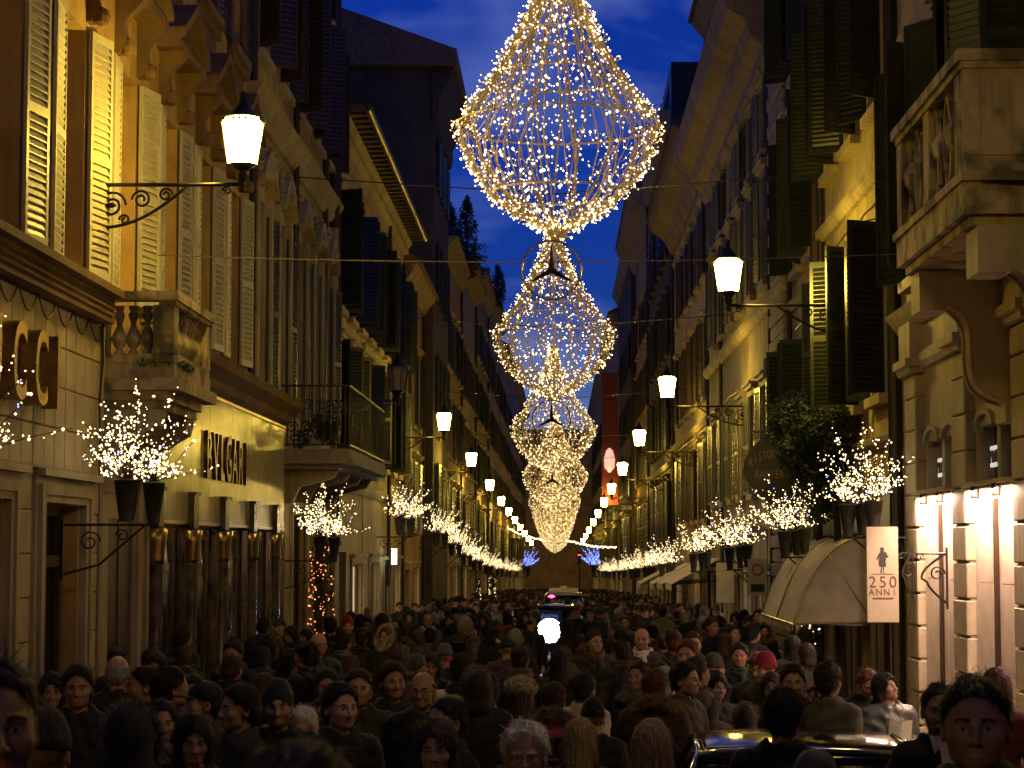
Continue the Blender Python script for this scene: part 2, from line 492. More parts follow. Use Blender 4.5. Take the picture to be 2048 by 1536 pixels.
def townhouse(label, sg, X, y0, y1, zt, wall, floors, ww=1.05, pitch=2.7, shut='shut_d', frame='frame_w', trim=None,
              sn=22, ang=(.04, .25), corn=None, corn_mat='cornice', base=(), depth=9.0, first=None, closed=.15,
              bands=(), roof=True, name='townhouse', surr=True, lit=.0, trim_head=True):
    bld = new_building(name, label, X, y0, y1, sg)
    zb = gz(y1) - .3
    cs = []
    c = (y0 + pitch * .5) if first is None else first
    while c + ww * .5 + .15 < y1:
        if c - ww * .5 - .15 > y0: cs.append(c)
        c += pitch
    ops = [(c - ww/2, c + ww/2, a, b_) for (a, b_) in floors for c in cs]
    ops += [o[:4] for o in base]
    w = MB(); wall_mesh(w, X, sg, y0, y1, zb, zt, ops, depth=depth); w.build('wall', M[wall], bld)
    for (a, b_) in floors:
        for c in cs:
            pane = 'pane_lit' if R.random() < lit else None
            window(bld, X, sg, c, ww, a, b_, frame, pane)
            if surr: surround(bld, X, sg, c, ww, a, b_, trim or wall, head=trim_head, t=.12)
            if shut:
                if R.random() < closed:
                    shutter(bld, X - sg * .09, sg, c - ww/2, 1, ww/2 - .01, a, b_, shut, .0, sn)
                    shutter(bld, X - sg * .09, sg, c + ww/2, -1, ww/2 - .01, a, b_, shut, .0, sn)
                else:
                    for e, dn in ((c - ww/2 - .10, -1), (c + ww/2 + .10, 1)):
                        shutter(bld, X + sg * (.03 if surr else 0), sg, e, dn, ww/2, a, b_, shut, R.uniform(*ang), sn)
    if surr and y0 > 20:                                        # wiring, junction boxes and a downpipe on the wall
        q = MB(); zc = floors[0][1] + .45; n = 14
        q.tube([(X + sg * .03, y0 + .1 + (y1 - y0 - .2) * i / n, zc - .05 * math.sin(PI * ((i * 3 / n) % 1)) + R.uniform(-.015, .015)) for i in range(n + 1)], .011, 5)
        ya = R.uniform(y0 + .6, y1 - .6); q.tube([(X + sg * .03, ya, zc), (X + sg * .03, ya + .05, zc - 1.1), (X + sg * .03, ya - .02, zb + 3.2)], .009, 5)
        q.build('wall_cable', M['iron'], bld)
        MB().bbox(*sorted((X, X + sg * .09)), ya - .11, ya + .11, zc - .15, zc + .13, .01).build('junction_box', M['stone'], bld)
        downpipe(bld, X + sg * .09, y1 - .25, zb + .4, zt - .3, .05)
    for o in base:
        a, b_, c, d, kind = o
        shop_bay(bld, X, sg, a, b_, c, d, kind)
    for (p, z, h, m) in bands:
        cornice(bld, X, sg, y0 + .02, y1 - .02, [(p * .5, z), (p, z + h * .4), (p, z + h * .8), (p * .7, z + h)], m, 'string_course')
    if corn:
        cornice(bld, X, sg, y0 - .02, y1 + .02, corn, corn_mat)
    if roof:
        r = MB(); ov = (corn[-1][0] if corn else .3) + .1; z1 = (corn[-1][1] if corn else zt) + .01
        r.prism([(X + sg * ov, z1), (X + sg * ov, z1 + .10), (X - sg * depth * .5, z1 + 2.3), (X - sg * depth, z1 + .1), (X - sg * depth, z1)],
                'y', y0, y1)
        r.build('roof', M['roof'], bld)
    return bld

M['pane_lit'] = mat_emit('lit_window_pane', (1.0, .66, .30), .55)
M['shop_lit'] = mat_emit('lit_shop_interior', (1.0, .70, .42), .55)
M['shop_dim'] = mat_emit('dim_shop_interior', (1.0, .62, .30), .10, (.3, .25, .2))
def shop_bay(bld, X, sg, a, b_, c, d, kind):
    """ground-floor opening: stone frame, dark or lit shop window set back, door bars"""
    f = MB(); t = .16; x0, x1 = sorted((X - sg * .02, X + sg * .06))
    f.box(x0, x1, a - t, a, c, d + t); f.box(x0, x1, b_, b_ + t, c, d + t); f.box(x0, x1, a, b_, d, d + t)
    x0, x1 = sorted((X - sg * .02, X + sg * .14)); f.box(x0, x1, a - t - .05, b_ + t + .05, d + t, d + t + .08)
    f.build('shop_surround', M['trav'], bld)
    g = MB(); x0, x1 = sorted((X - sg * .17, X - sg * .11)); n = 2; w = (b_ - a) / n
    for i in range(n + 1):
        yc = a + i * w; g.box(x0, x1, max(a, yc - .035), min(b_, yc + .035), c, d)
    g.box(x0, x1, a, b_, d - .08, d); g.box(x0, x1, a, b_, c, c + .35)
    o = g.build('shop_window', M['frame_d'], bld)
    p = MB(); x0, x1 = sorted((X - sg * .23, X - sg * .20)); p.box(x0, x1, a + .01, b_ - .01, c + .3, d - .03)
    p.build('pane', M[{'lit': 'shop_lit', 'dim': 'shop_dim'}.get(kind, 'pane')], o)
# ================================================================ setting: ground
g = MB()
ny = [-30, -10, 0, 2, 4, 5, 6, 7, 8, 9, 10, 11, 12, 20, 60, 150, 300, 420]
for i in range(len(ny) - 1):
    a, b_ = ny[i], ny[i+1]
    g.quad((-400, a, gz(a)), (400, a, gz(a)), (400, b_, gz(b_)), (-400, b_, gz(b_)))
zf = gz(420); g.quad((-400, 420, zf), (400, 420, zf), (400, 2500, zf), (-400, 2500, zf))
tag(g.build('ground', M['paving']), 'dark basalt paving of the shopping street', kind='structure')
for nm, xa, xb in (('pavement_left', -5.02, -3.9), ('pavement_right', 3.5, 4.62)):
    p = MB()
    for i in range(len(ny) - 1):
        a, b_ = ny[i], ny[i+1]
        if a < 12 or b_ > 300: continue
        za, zb_ = gz(a) + .10, gz(b_) + .10
        p.quad((xa, a, za), (xb, a, za), (xb, b_, zb_), (xa, b_, zb_))
        xe = xb if xa < 0 else xa
        p.quad((xe, a, za), (xe, a, za - .12), (xe, b_, zb_ - .12), (xe, b_, zb_))
    tag(p.build(nm, M['stone']), 'stone pavement strip along the shop fronts', kind='structure')

XL, XR = -5.0, 4.6

# ================================================================ left side
# ---- orange palazzo with the letters
LA = new_building('orange_palazzo', 'orange plastered palazzo with ivory louvred shutters above a pale stone shop front', XL, 12, 33, 1)
wc = [13.25, 15.9, 18.55, 21.2, 23.85, 26.5, 29.15, 31.8]; ww = 1.06
ops = [(c - ww/2, c + ww/2, 5.12, 7.75) for c in wc] + [(c - ww/2, c + ww/2, 9.9, 12.2) for c in wc]
doors = [(20.15, 21.72, gz(33) - .3, 2.72), (17.0, 18.75, gz(33) - .3, 2.72), (14.0, 15.6, gz(33) - .3, 2.72)]
w = MB(); wall_mesh(w, XL, 1, 12, 33, gz(33) - .3, 16.2, ops + doors, rev=.28); wallA = w.build('wall', M['orange'], LA)
for c in wc:
    for zi, (za, zb_) in enumerate(((5.12, 7.75), (9.9, 12.2))):
        window(LA, XL, 1, c, ww, za, zb_, 'frame_w', rev=.28)
        if zi == 0:
            for e, dn in ((c - ww/2 - .03, -1), (c + ww/2 + .03, 1)):
                shutter(LA, XL, 1, e, dn, ww/2, za, zb_, 'shut_w', R.uniform(.10, .24) if dn > 0 else R.uniform(.03, .08), 34)
        else:
            for e, dn in ((c - ww/2 - .03, -1), (c + ww/2 + .03, 1)):
                shutter(LA, XL, 1, e, dn, ww/2, za, zb_, 'shut_b', R.uniform(.04, .12), 26)
    # baroque hood above each window: scrolled consoles, swept pediment, cartouche
    b = MB()
    for s in (-1, 1):
        prof = []
        for i in range(13):
            t = i / 12; prof.append((XL + .06 + .24 * (0.5 - 0.5 * math.cos(PI * t)) + .05 * math.sin(3 * PI * t), 7.85 + .75 * t))
        prof = [(XL - .01, 7.85)] + prof + [(XL - .01, 8.6)]
        b.prism(prof, 'y', c + s * .62 - .09, c + s * .62 + .09)
        b.lathe([(.02, -.1), (.085, -.07), (.1, 0), (.085, .07), (.02, .1)], (XL + .14, c + s * .62, 7.92), 10)
    arc = []
    for i in range(17):
        t = -1 + i / 8; arc.append((c + t * .95, 8.62 + .42 * (1 - abs(t)) ** .7 * (1 + .25 * math.cos(t * PI))))
    b.prism(arc + [(p[0], p[1] + .13) for p in reversed(arc)], 'x', XL - .01, XL + .36)
    b.prism([(c - .95, 8.5), (c + .95, 8.5), (c + .95, 8.62), (c - .95, 8.62)], 'x', XL - .01, XL + .30)
    b.lathe([(.03, -.12), (.17, -.06), (.2, .05), (.12, .2), (.03, .27)], (XL + .08, c, 8.68), 10)
    # apron panel of the next window
    b.box(XL - .01, XL + .10, c - .75, c + .75, 9.62, 9.82); b.box(XL - .01, XL + .05, c - .6, c + .6, 9.2, 9.6)
    b.build('window_hood', M['orange_trim'], LA)
    surround(LA, XL, 1, c, ww, 9.9, 12.2, 'orange_trim', t=.12)
cornice(LA, XL, 1, 12, 33, [(.10, 13.0), (.22, 13.3), (.22, 13.6), (.6, 14.1), (.7, 14.4)], 'orange_trim')
# ground-floor stone facing, block by block
zs = [gz(22) - .2] + [3.06 - .41 * i for i in range(7, -1, -1)] + [3.47, 3.88, 4.28, 4.68]
zs = sorted(z for z in zs)
ys = frange(15.4, 22.55, .42)
fr = [(19.72, 22.16, 3.05), (16.6, 19.15, 3.05)]
def skipA(y, z): return any(a < y < b_ and z < t for a, b_, t in fr)
stone_grid(LA, XL, 1, ys, zs, skipA, 'trav', proud=.05)
for (a, b_, t), dr in zip(fr, doors):
    q = MB()
    y0, y1 = dr[0], dr[1]; zb_ = gz(22) - .1
    for k, (ins, out) in enumerate(((0.0, .06), (.12, .10), (.24, .075))):
        q.box(XL - .01, XL + out, a + ins, a + ins + .12, zb_, 2.98 - ins * .6); q.box(XL - .01, XL + out, b_ - ins - .12, b_ - ins, zb_, 2.98 - ins * .6)
        q.box(XL - .01, XL + out, a + ins + .12, b_ - ins - .12, 2.98 - ins * .6 - .10, 2.98 - ins * .6)
    q.box(XL - .01, XL + .16, a - .04, b_ + .04, 2.98, 3.05)
    q.build('door_surround', M['trav'], LA)
    d = MB(); xx = XL - .22
    d.box(xx, xx + .06, y0, y0 + .10, zb_, dr[3]); d.box(xx, xx + .06, y1 - .10, y1, zb_, dr[3]); d.box(xx, xx + .06, y0 + .10, y1 - .10, 2.10, 2.22)
    d.box(xx, xx + .06, (y0 + y1)/2 - .05, (y0 + y1)/2 + .05, zb_, 2.10); d.box(xx, xx + .06, y0 + .10, y1 - .10, dr[3] - .1, dr[3])
    dd = d.build('door', M['frame_d'], LA)
    p = MB(); p.box(xx - .02, xx - .005, y0, y1, zb_, dr[3]); p.build('pane', M['pane'], dd)
# plain stone entrance under the balcony
q = MB(); zb_ = gz(25) - .2
q.box(XL - .01, XL + .05, 22.58, 22.98, zb_, 3.7); q.box(XL - .01, XL + .05, 24.35, 25.2, zb_, 3.7); q.box(XL - .01, XL + .05, 22.98, 24.35, 2.62, 3.7)
q.box(XL - .01, XL + .09, 24.45, 24.62, zb_, 3.6); q.box(XL - .01, XL + .09, 24.95, 25.12, zb_, 3.6); q.build('entrance_surround', M['trav'], LA)
q = MB(); q.box(XL + .004, XL + .016, 22.98, 24.35, zb_, 2.62); q.box(XL + .016, XL + .03, 23.62, 23.70, zb_, 2.62); q.build('entrance_door', M['shut_b'], LA)
# decorated sill band with hanging festoon cables under it
q = MB(); q.box(XL - .02, XL + .20, 12, 22.45, 4.70, 4.98); q.box(XL - .02, XL + .30, 12, 22.45, 4.98, 5.06)
y = 15.0
while y < 22.3:
    for j, zc in enumerate((4.77, 4.84, 4.91)):
        q.lathe([(.004, -.028), (.028, 0), (.004, .028)], (XL + .205, y + (.03 if j % 2 else 0), zc), 6)
    y += .085
q.build('sill_band', M['orange_trim'], LA)
q = MB(); y = 15.2
while y < 22.2:
    q.tube([(XL + .10, y + t * .7, 4.68 - .20 * math.sin(PI * t)) for t in [i / 8 for i in range(9)]], .009, 5); y += .72
q.tube([(XL + .08, 22.35, 5.0), (XL + .09, 22.4, 4.3), (XL + .1, 22.2, 3.9), (XL + .09, 22.35, 3.0)], .011, 5)
q.build('festoon_cable', M['iron'], LA)
q = MB(); q.box(XL - .01, XL + .10, 15.4, 22.5, 3.05, 3.075); q.box(XL - .01, XL + .075, 22.42, 22.55, 0, 4.68); q.build('ledge', M['stone'], LA)
letters(LA, 'GUCCI', M['gold'], [(XL + .14, yy, 3.63) for yy in (16.75, 17.62, 18.47, 19.25, 19.90)], .98, RL, .075, .74, 1.0, bold=.012)
# shutter bolts / cables on the upper floor
q = MB()
for yy in (22.62, 25.2): q.tube([(XL + .03, yy, 7.6), (XL + .06, yy + .04, 6.8), (XL + .03, yy - .02, 6.3), (XL + .05, yy, 5.4)], .008, 5)
q.build('wall_cable', M['iron'], LA)

# ---- stone balcony
def baluster_prof(h):
    return [(.055, 0), (.055, .05*h), (.035, .08*h), (.04, .12*h), (.085, .26*h), (.09, .33*h), (.06, .46*h), (.032, .58*h), (.03, .66*h),
            (.05, .74*h), (.06, .82*h), (.035, .9*h), (.055, .94*h), (.055, h)]
def stone_balcony(bld, X, sg, y0, y1, z0, z1, proj, mat, nfront, nside, consoles=True, pier=.24):
    b = thing_part = place('balcony', MB().box(*sorted((X, X + sg * proj)), y0, y1, z0 - .16, z0 - .005).mesh('balcony'), M[mat], bld)
    xo = X + sg * proj
    q = MB()
    q.box(*sorted((X, xo + sg * .07)), y0 - .07, y1 + .07, z0 - .30, z0 - .165); q.box(*sorted((X, xo - sg * .08)), y0 + .08, y1 - .08, z0 - .40, z0 - .30)
    q.box(*sorted((X, xo - sg * .14)), y0 + .14, y1 - .14, z0 - .50, z0 - .40); q.build('moulding', M[mat], b)
    q = MB(); t = .20
    q.box(*sorted((xo - sg * t, xo + sg * .04)), y0 - .04, y1 + .04, z1 - .10, z1); q.box(*sorted((X, xo - sg * t)), y0 - .04, y0 + t - .04, z1 - .10, z1)
    q.box(*sorted((X, xo - sg * t)), y1 - t + .04, y1 + .04, z1 - .10, z1)
    q.box(*sorted((xo - sg * (t - .03), xo + sg * .01)), y0 - .01, y1 + .01, z1 - .15, z1 - .10)
    q.box(*sorted((xo - sg * t, xo - sg * .01)), y0 + .01, y1 - .01, z0, z0 + .10); q.box(*sorted((X, xo - sg * t)), y0 + .01, y0 + t, z0, z0 + .10)
    q.build('rail', M[mat], b)
    for yy in (y0, y1 - pier): MB().bbox(*sorted((xo - sg * pier, xo)), yy, yy + pier, z0 + .10, z1 - .15).build('pier', M[mat], b)
    for yy in (y0, y1 - .14): MB().box(*sorted((X, X + sg * .1)), yy, yy + .14, z0 + .1, z1 - .15).build('pier', M[mat], b)
    h = z1 - .15 - z0 - .10; me = MB().lathe(baluster_prof(h), n=12).mesh('baluster', True)
    for i in range(nfront):
        wplace('baluster', me, M[mat], b, (xo - sg * .11, y0 + pier + (y1 - y0 - 2 * pier) * (i + .5) / nfront, z0 + .10))
    for i in range(nside):
        for yy in (y0 + .11, y1 - .11):
            wplace('baluster', me, M[mat], b, (X + sg * (.12 + (proj - pier - .12) * (i + .5) / nside), yy, z0 + .10))
    return b
bal = stone_balcony(LA, XL, 1, 22.6, 24.95, 4.30, 5.08, .82, 'trav_moss', 9, 3)
for yc in (22.9, 24.6):
    q = MB(); pr = [(XL, 2.9), (XL + .10, 2.9), (XL + .16, 3.1), (XL + .2, 3.3), (XL + .42, 3.5), (XL + .62, 3.62), (XL + .66, 3.8), (XL, 3.8)]
    q.prism(pr, 'y', yc - .22, yc + .22); q.build('console', M['trav'], bal)
# weeds on the ledge
def leaf_clump(mb, c, r, n, sz, rng, flat=1.0):
    for _ in range(n):
        while True:
            p = Vector((rng.uniform(-1, 1), rng.uniform(-1, 1), rng.uniform(-1, 1)))
            if p.length <= 1: break
        p = Vector((c[0] + p.x * r[0], c[1] + p.y * r[1], c[2] + p.z * r[2]))
        d = Vector((rng.gauss(0, 1), rng.gauss(0, 1), rng.gauss(0, flat))).normalized(); e = d.orthogonal().normalized()
        f = d.cross(e); s = sz * rng.uniform(.6, 1.3)
        mb.add([p - d * s, p + e * s * .45, p + d * s, p - e * s * .45 + f * s * .2], [(0, 1, 2), (0, 2, 3)])
q = MB()
leaf_clump(q, (XL + .84, 23.2, 4.30), (.05, .5, .05), 160, .03, R); leaf_clump(q, (XL + .6, 22.58, 4.3), (.25, .04, .04), 90, .03, R)
q.build('weeds', M['leaf'], bal)

# ---- jeweller's shop front: polished stone fascia, letters, marble half-columns and brass mouldings
M['marble'] = mat_plain('veined_dark_marble', (.07, .055, .038), .16, 0, .6, noise=.8, scale=5)
M['polished'] = mat_wall('polished_travertine', (.46, .39, .24), (.37, .31, .19), (.2, .16, .09), .35, rough=.22, bump=.05)
SH = thing('jeweller_shopfront', 'polished stone jeweller shop front with bronze lettering and dark marble columns', 'shop front', (XL + .1, 31, gz(31)))
q = MB(); yy = 25.25
for i, yb in enumerate(frange(25.25, 37.2, 2.0)[1:]):
    q.box(XL + .015, XL + .11, yy, yb - .008, 2.62, 4.45); yy = yb
q.build('fascia', M['polished'], SH)
cornice(SH, XL, 1, 25.2, 37.25, [(.12, 4.45), (.2, 4.52), (.24, 4.62), (.42, 4.74), (.46, 4.86)], 'orange_trim', 'ledge')
q = MB()
for zz in (4.40, 2.60): q.box(XL, XL + .13, 25.25, 37.2, zz, zz + .045)
q.build('brass_bead', M['brass'], SH)
letters(SH, 'BVLGARI', M['bronze'], [(XL + .11, 28.92 + .575 * i, 3.27) for i in range(7)], .92, RL, .05, .80, 1.0, bold=.012)
cols = [25.3, 27.75, 30.35, 33.2, 35.9]
for i, c in enumerate(cols):
    q = MB(); zb_ = gz(c) - .1
    q.lathe([(.16, 0), (.16, .12), (.125, .2), (.115, 2.5 - zb_ - .15), (.13, 2.5 - zb_ - .1), (.145, 2.5 - zb_)], (XL + .10, c, zb_), 16, sy=1.25)
    col = q.build('column', M['marble'], SH, True)
    q = MB(); q.lathe([(.122, 0), (.13, .05), (.145, .28), (.175, .42), (.13, .45)], (XL + .1, c, 2.1), 16, sy=1.25); q.build('capital', M['brass'], col, True)
    q = MB(); q.box(XL, XL + .19, c - .17, c + .17, 2.555, 2.98); q.box(XL, XL + .22, c - .2, c + .2, 2.98, 3.03); q.build('bracket', M['marble'], col)
for i in range(len(cols)):
    a = cols[i] + .28; b_ = (cols[i+1] if i < 4 else 37.6) - .28; zb_ = gz(b_) - .1
    for s, e in ((1, a), (-1, b_)):
        q = MB(); q.prism([(XL - .02, e), (XL + .10, e), (XL + .10, e + s * .06), (XL + .07, e + s * .07), (XL + .07, e + s * .13), (XL + .04, e + s * .14), (XL + .04, e + s * .2), (XL - .02, e + s * .2)], 'z', zb_, 2.56); bm_ = q.build('window_moulding', M['marble'], SH)
        q = MB(); q.tube([(XL + .105, e + s * .03, zb_), (XL + .105, e + s * .03, 2.54)], .012, 6); q.build('brass_bead', M['brass'], bm_)
    q = MB(); q.box(XL - .02, XL + .02, a + .21, b_ - .21, zb_ + .5, 2.55); q.build('display_window', M['pane'], SH)
    q = MB(); q.box(XL - .02, XL + .05, a + .21, b_ - .21, zb_, zb_ + .5); q.build('stall_riser', M['marble'], SH)

# ---- ornate stucco palazzo with the iron balcony
LB = new_building('stucco_palazzo', 'tall ornate stucco palazzo with dark upper shutters and an iron balcony', XL, 33, 45.6, 1)
wc = [34.6, 37.2, 39.8, 42.4]; ww = 1.2
wb = wc + [44.55]
ops = [(c - .6, c + .6, 4.75, 8.1) for c in wb] + [(c - .55, c + .55, 10.5, 13.2) for c in wc + [44.6]]
gd = [(39.0, 41.2, gz(46) - .3, 2.9), (42.3, 44.8, gz(46) - .3, 2.6)]
w = MB(); wall_mesh(w, XL, 1, 33.02, 45.6, gz(46) - .3, 18.0, ops + gd); w.build('wall', M['cream'], LB)
for c in wb:
    window(LB, XL, 1, c, 1.2, 4.75, 8.1, 'frame_d')
    for e, dn in ((c - .66, -1), (c + .66, 1)): shutter(LB, XL, 1, e, dn, .58, 4.75, 7.9, 'shut_g', R.uniform(.05, .3), 40)
    b = MB()
    arc = [(c - .85 + 1.7 * i / 12, 8.2 + .55 * math.sin(PI * i / 12)) for i in range(13)]
    b.prism(arc + [(p[0], p[1] + .16) for p in reversed(arc)], 'x', XL - .01, XL + .22)
    b.lathe([(.02, -.2), (.22, -.1), (.26, .05), (.16, .25), (.05, .38)], (XL + .05, c, 8.5), 9)
    for s in (-1, 1):
        b.box(XL - .01, XL + .12, c + s * .78 - .1, c + s * .78 + .1, 4.75, 8.2)
        for k in range(5):
            a = k * 1.2; b.lathe([(.01, -.06), (.075, 0), (.01, .06)], (XL + .12, c + s * (.78 + .1 * math.cos(a)), 8.35 + .13 * k), 7)
    b.build('window_hood', M['cream'], LB)
for c in wc + [44.6]:
    window(LB, XL, 1, c, 1.1, 10.5, 13.2, 'frame_d')
    for e, dn in ((c - .6, -1), (c + .6, 1)): shutter(LB, XL, 1, e, dn, .55, 10.5, 13.2, 'shut_b', R.uniform(.5, 1.1), 30)
    surround(LB, XL, 1, c, 1.1, 10.5, 13.2, 'cream')
for y in (33.15, 38.6, 43.5): downpipe(LB, XL + .10, y, 4.9, 17.5, .06)
downpipe(LB, XL + .14, 44.9, 9.2, 17.8, .12)
cornice(LB, XL, 1, 33, 45.6, [(.08, 9.3), (.16, 9.4), (.16, 9.55), (.28, 9.75)], 'cream', 'string_course')
cornice(LB, XL, 1, 33, 45.6, [(.1, 16.6), (.3, 17.2), (.7, 17.9), (.75, 18.2)], 'cream')
q = MB()
for (c, zt) in ((33.9, 9.0), (36, 9.1), (38.5, 9.1), (41.1, 9.1), (43.6, 9.1)):      # stucco garlands between the windows
    for k in range(9):
        t = k / 8; q.lathe([(.01, -.07), (.08, 0), (.01, .07)], (XL + .03, c - .35 + .7 * t, zt - .35 * math.sin(PI * t) + R.uniform(-.03, .03)), 7)
    for k in range(6): q.lathe([(.01, -.08), (.06, 0), (.01, .08)], (XL + .03, c + R.uniform(-.1, .1), zt - .4 - .2 * k), 6)
q.build('stucco_garland', M['cream'], LB)
for (a, b_, c, d) in gd: shop_bay(LB, XL, 1, a, b_, gz(46) - .2, d, 'dark')
# iron balcony
ib = place('balcony', MB().box(XL, XL + 1.25, 37.5, 45.0, 3.88, 4.06).mesh('balcony'), M['stone'], LB)
q = MB(); q.box(XL, XL + 1.3, 37.45, 45.05, 3.80, 3.88); q.box(XL, XL + 1.1, 37.6, 44.9, 3.72, 3.80)
q.build('moulding', M['stone'], ib)
for yc in (38.0, 40.2, 42.4, 44.5): MB().prism([(XL, 3.1), (XL + .15, 3.1), (XL + .3, 3.4), (XL + .9, 3.55), (XL + 1.0, 3.72), (XL, 3.72)], 'y', yc - .12, yc + .12).build('console', M['stone'], ib)
q = MB(); xo = XL + 1.22
for z in (4.12, 5.18): q.box(xo - .025, xo + .025, 37.52, 44.98, z, z + .035); q.box(XL, xo - .025, 37.5, 37.55, z, z + .035); q.box(XL, xo - .025, 44.95, 45, z, z + .035)
q.build('rail', M['iron'], ib)
q = MB(); y = 37.6
while y < 45:
    q.box(xo - .009, xo + .009, y, y + .018, 4.15, 5.18); y += .42
for i in range(9): x = XL + .1 + i * .13; q.box(x, x + .024, 37.51, 37.534, 4.15, 5.18)
def scroll(cx, cz, r, turns, y, flip=1, n=22):
    return [(cx + flip * r * (1 - t / n * .75) * math.cos(turns * 2 * PI * t / n), y, cz + r * (1 - t / n * .75) * math.sin(turns * 2 * PI * t / n)) for t in range(n + 1)]
for i in range(4): q.tube(scroll(XL + .2 + i * .27, 4.85, .11, 1.5, 37.5, 1 if i % 2 else -1), .012, 5); q.tube(scroll(XL + .2 + i * .27, 4.45, .11, 1.5, 37.5, -1 if i % 2 else 1), .012, 5)
q.build('bars', M['iron'], ib)
q = MB()
for i in range(7): leaf_clump(q, (XL + R.uniform(.2, 1.1), 37.7 + R.uniform(0, .5), 4.25 + R.uniform(0, .35)), (.18, .2, .2), 150, .04, R)
q.build('balcony_plants', M['leaf_dk'], ib)

# ---- pale yellow house with dark green shutters, deep eave and gutter
LC = townhouse('pale yellow house with dark green shutters under a deep dark eave and shiny gutter', 1, XL, 45.62, 66, 11.9, 'cream2',
               [(4.5, 6.9), (7.7, 10.3)], ww=1.1, pitch=2.45, shut='shut_d', trim='cream2', first=47.2, sn=30, ang=(.5, 1.3), closed=0, depth=7,
               corn=[(.06, 11.2), (.10, 11.5), (.22, 11.6), (.22, 11.75), (.34, 11.9)], corn_mat='cream2',
               base=[(47.0, 48.6, gz(66) - .2, 2.2, 'dark'), (50.2, 53.2, gz(66) - .2, 1.9, 'lit'), (55, 57.6, gz(66) - .2, 1.9, 'lit'), (59.4, 62, gz(66) - .2, 1.8, 'dim'), (63, 65, gz(66) - .2, 1.8, 'lit')],
               bands=((.12, 3.6, .22, 'cream2'), (.08, 7.15, .18, 'cream2')), roof=False)
q = MB(); q.prism([(XL + .10, 11.95), (XL + .72, 12.02), (XL + .72, 12.10), (XL - 3.5, 13.0), (XL - 3.5, 11.95)], 'y', 46.0, 66.0); q.build('roof', M['roof'], LC)
q = MB(); y = 46.2
rm = MB().box(XL + .12, XL + .70, 0, .09, 11.93, 12.0).mesh('rafter')
while y < 66: wplace('rafter', rm, M['shut_b'], LC, (0, y, 0)); y += .6
q = MB(); q.tube([(XL + .76, 46, 12.05), (XL + .76, 66, 12.05)], .075, 10); q.build('gutter', mat_plain('copper_gutter', (.13, .095, .045), .4, .7, noise=.3), LC)
downpipe(LC, XL + .12, 45.95, 2.4, 11.6); downpipe(LC, XL + .12, 59.9, 1.2, 11.6)
q = MB(); q.box(XL - .02, XL + .12, 45.62, 46.4, -1, 11.2); q.build('pilaster', M['cream'], LC)

LD = townhouse('narrow ochre house with a flower balcony beside the tall dark gable', 1, XL, 66.02, 76, 11.2, 'ochre', [(2.9, 5.2), (6.4, 8.9)],
               pitch=2.9, shut='shut_d', sn=22, corn=[(.1, 10.7), (.3, 11.0), (.5, 11.3)], base=[(67, 69.4, -1.6, 1.6, 'dim'), (71, 73.6, -1.6, 1.6, 'lit')], depth=6)
# ---- tall dark house with the sloping gable against the sky
LE = new_building('tall_dark_house', 'tall unlit house whose sloping gable stands dark against the evening sky', XL, 76, 86, 1)
q = MB(); w4 = [(77.6, 78.7, 15.6, 17.6), (80.4, 81.5, 15.6, 17.6), (83.2, 84.3, 15.6, 17.6)] + [(c, c + 1.1, z, z + 2.2) for c in (77.6, 80.4, 83.2) for z in (3.2, 7.2, 11.4)]
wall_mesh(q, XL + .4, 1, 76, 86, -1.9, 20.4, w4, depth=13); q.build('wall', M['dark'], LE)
for (a, b_, c, d) in w4: window(LE, XL + .4, 1, (a + b_)/2, b_ - a, c, d, 'frame_d'); [shutter(LE, XL + .4, 1, e, dn, .5, c, d, 'shut_d', .15, 14) for e, dn in ((a - .03, -1), (b_ + .03, 1))]
q = MB(); q.prism([(XL + .4 + .85, 19.9), (XL + .4 + .85, 20.5), (XL - 3.9, 22.4), (XL - 12.8, 25.4), (XL - 12.8, 20.0)], 'y', 75.6, 86.3); q.build('roof', M['roof'], LE)
cornice(LE, XL + .4, 1, 75.9, 86.1, [(.1, 17.9), (.18, 18.2), (.18, 18.7), (.5, 19.3), (.75, 19.9)], 'dark')
q = MB(); q.box(XL - 3.2, XL - 1.5, 75.9, 76.0, 14.3, 16.0); wf = q.build('window_surround', M['stone'], LE)
q = MB(); q.box(XL - 3.05, XL - 1.65, 75.86, 75.9, 14.3, 15.85); q.build('window', M['pane'], LE)

far_left = [
 ('brown house with roof terrace below the cypress', 86.3, 101, 15.2, 'ochre', [(2.6, 4.9), (6.2, 8.6), (10, 12.2)], 'shut_d'),
 ('dim plastered house behind the cypress terrace', 101.02, 116, 16.2, 'grey', [(2.2, 4.6), (5.9, 8.2), (9.6, 11.8)], 'shut_b'),
 ('stepped house with roof shrubs past the cypress', 116.02, 134, 17.6, 'cornice', [(2, 4.4), (5.6, 8), (9.4, 11.6), (13, 15)], 'shut_d'),
 ('tall house far down the jeweller side of the street', 134.02, 158, 18.6, 'grey', [(1.6, 4), (5.2, 7.6), (9, 11.2), (12.6, 14.8)], 'shut_b'),
 ('last but one house on the jeweller side', 158.02, 186, 17.5, 'ochre', [(1.2, 3.6), (5, 7.4), (8.8, 11), (12.4, 14.6)], 'shut_d'),
 ('last house on the jeweller side before the crossing', 186.02, 261, 18.5, 'grey', [(1, 3.2), (4.6, 7), (8.4, 10.6), (12, 14.2)], 'shut_b')]
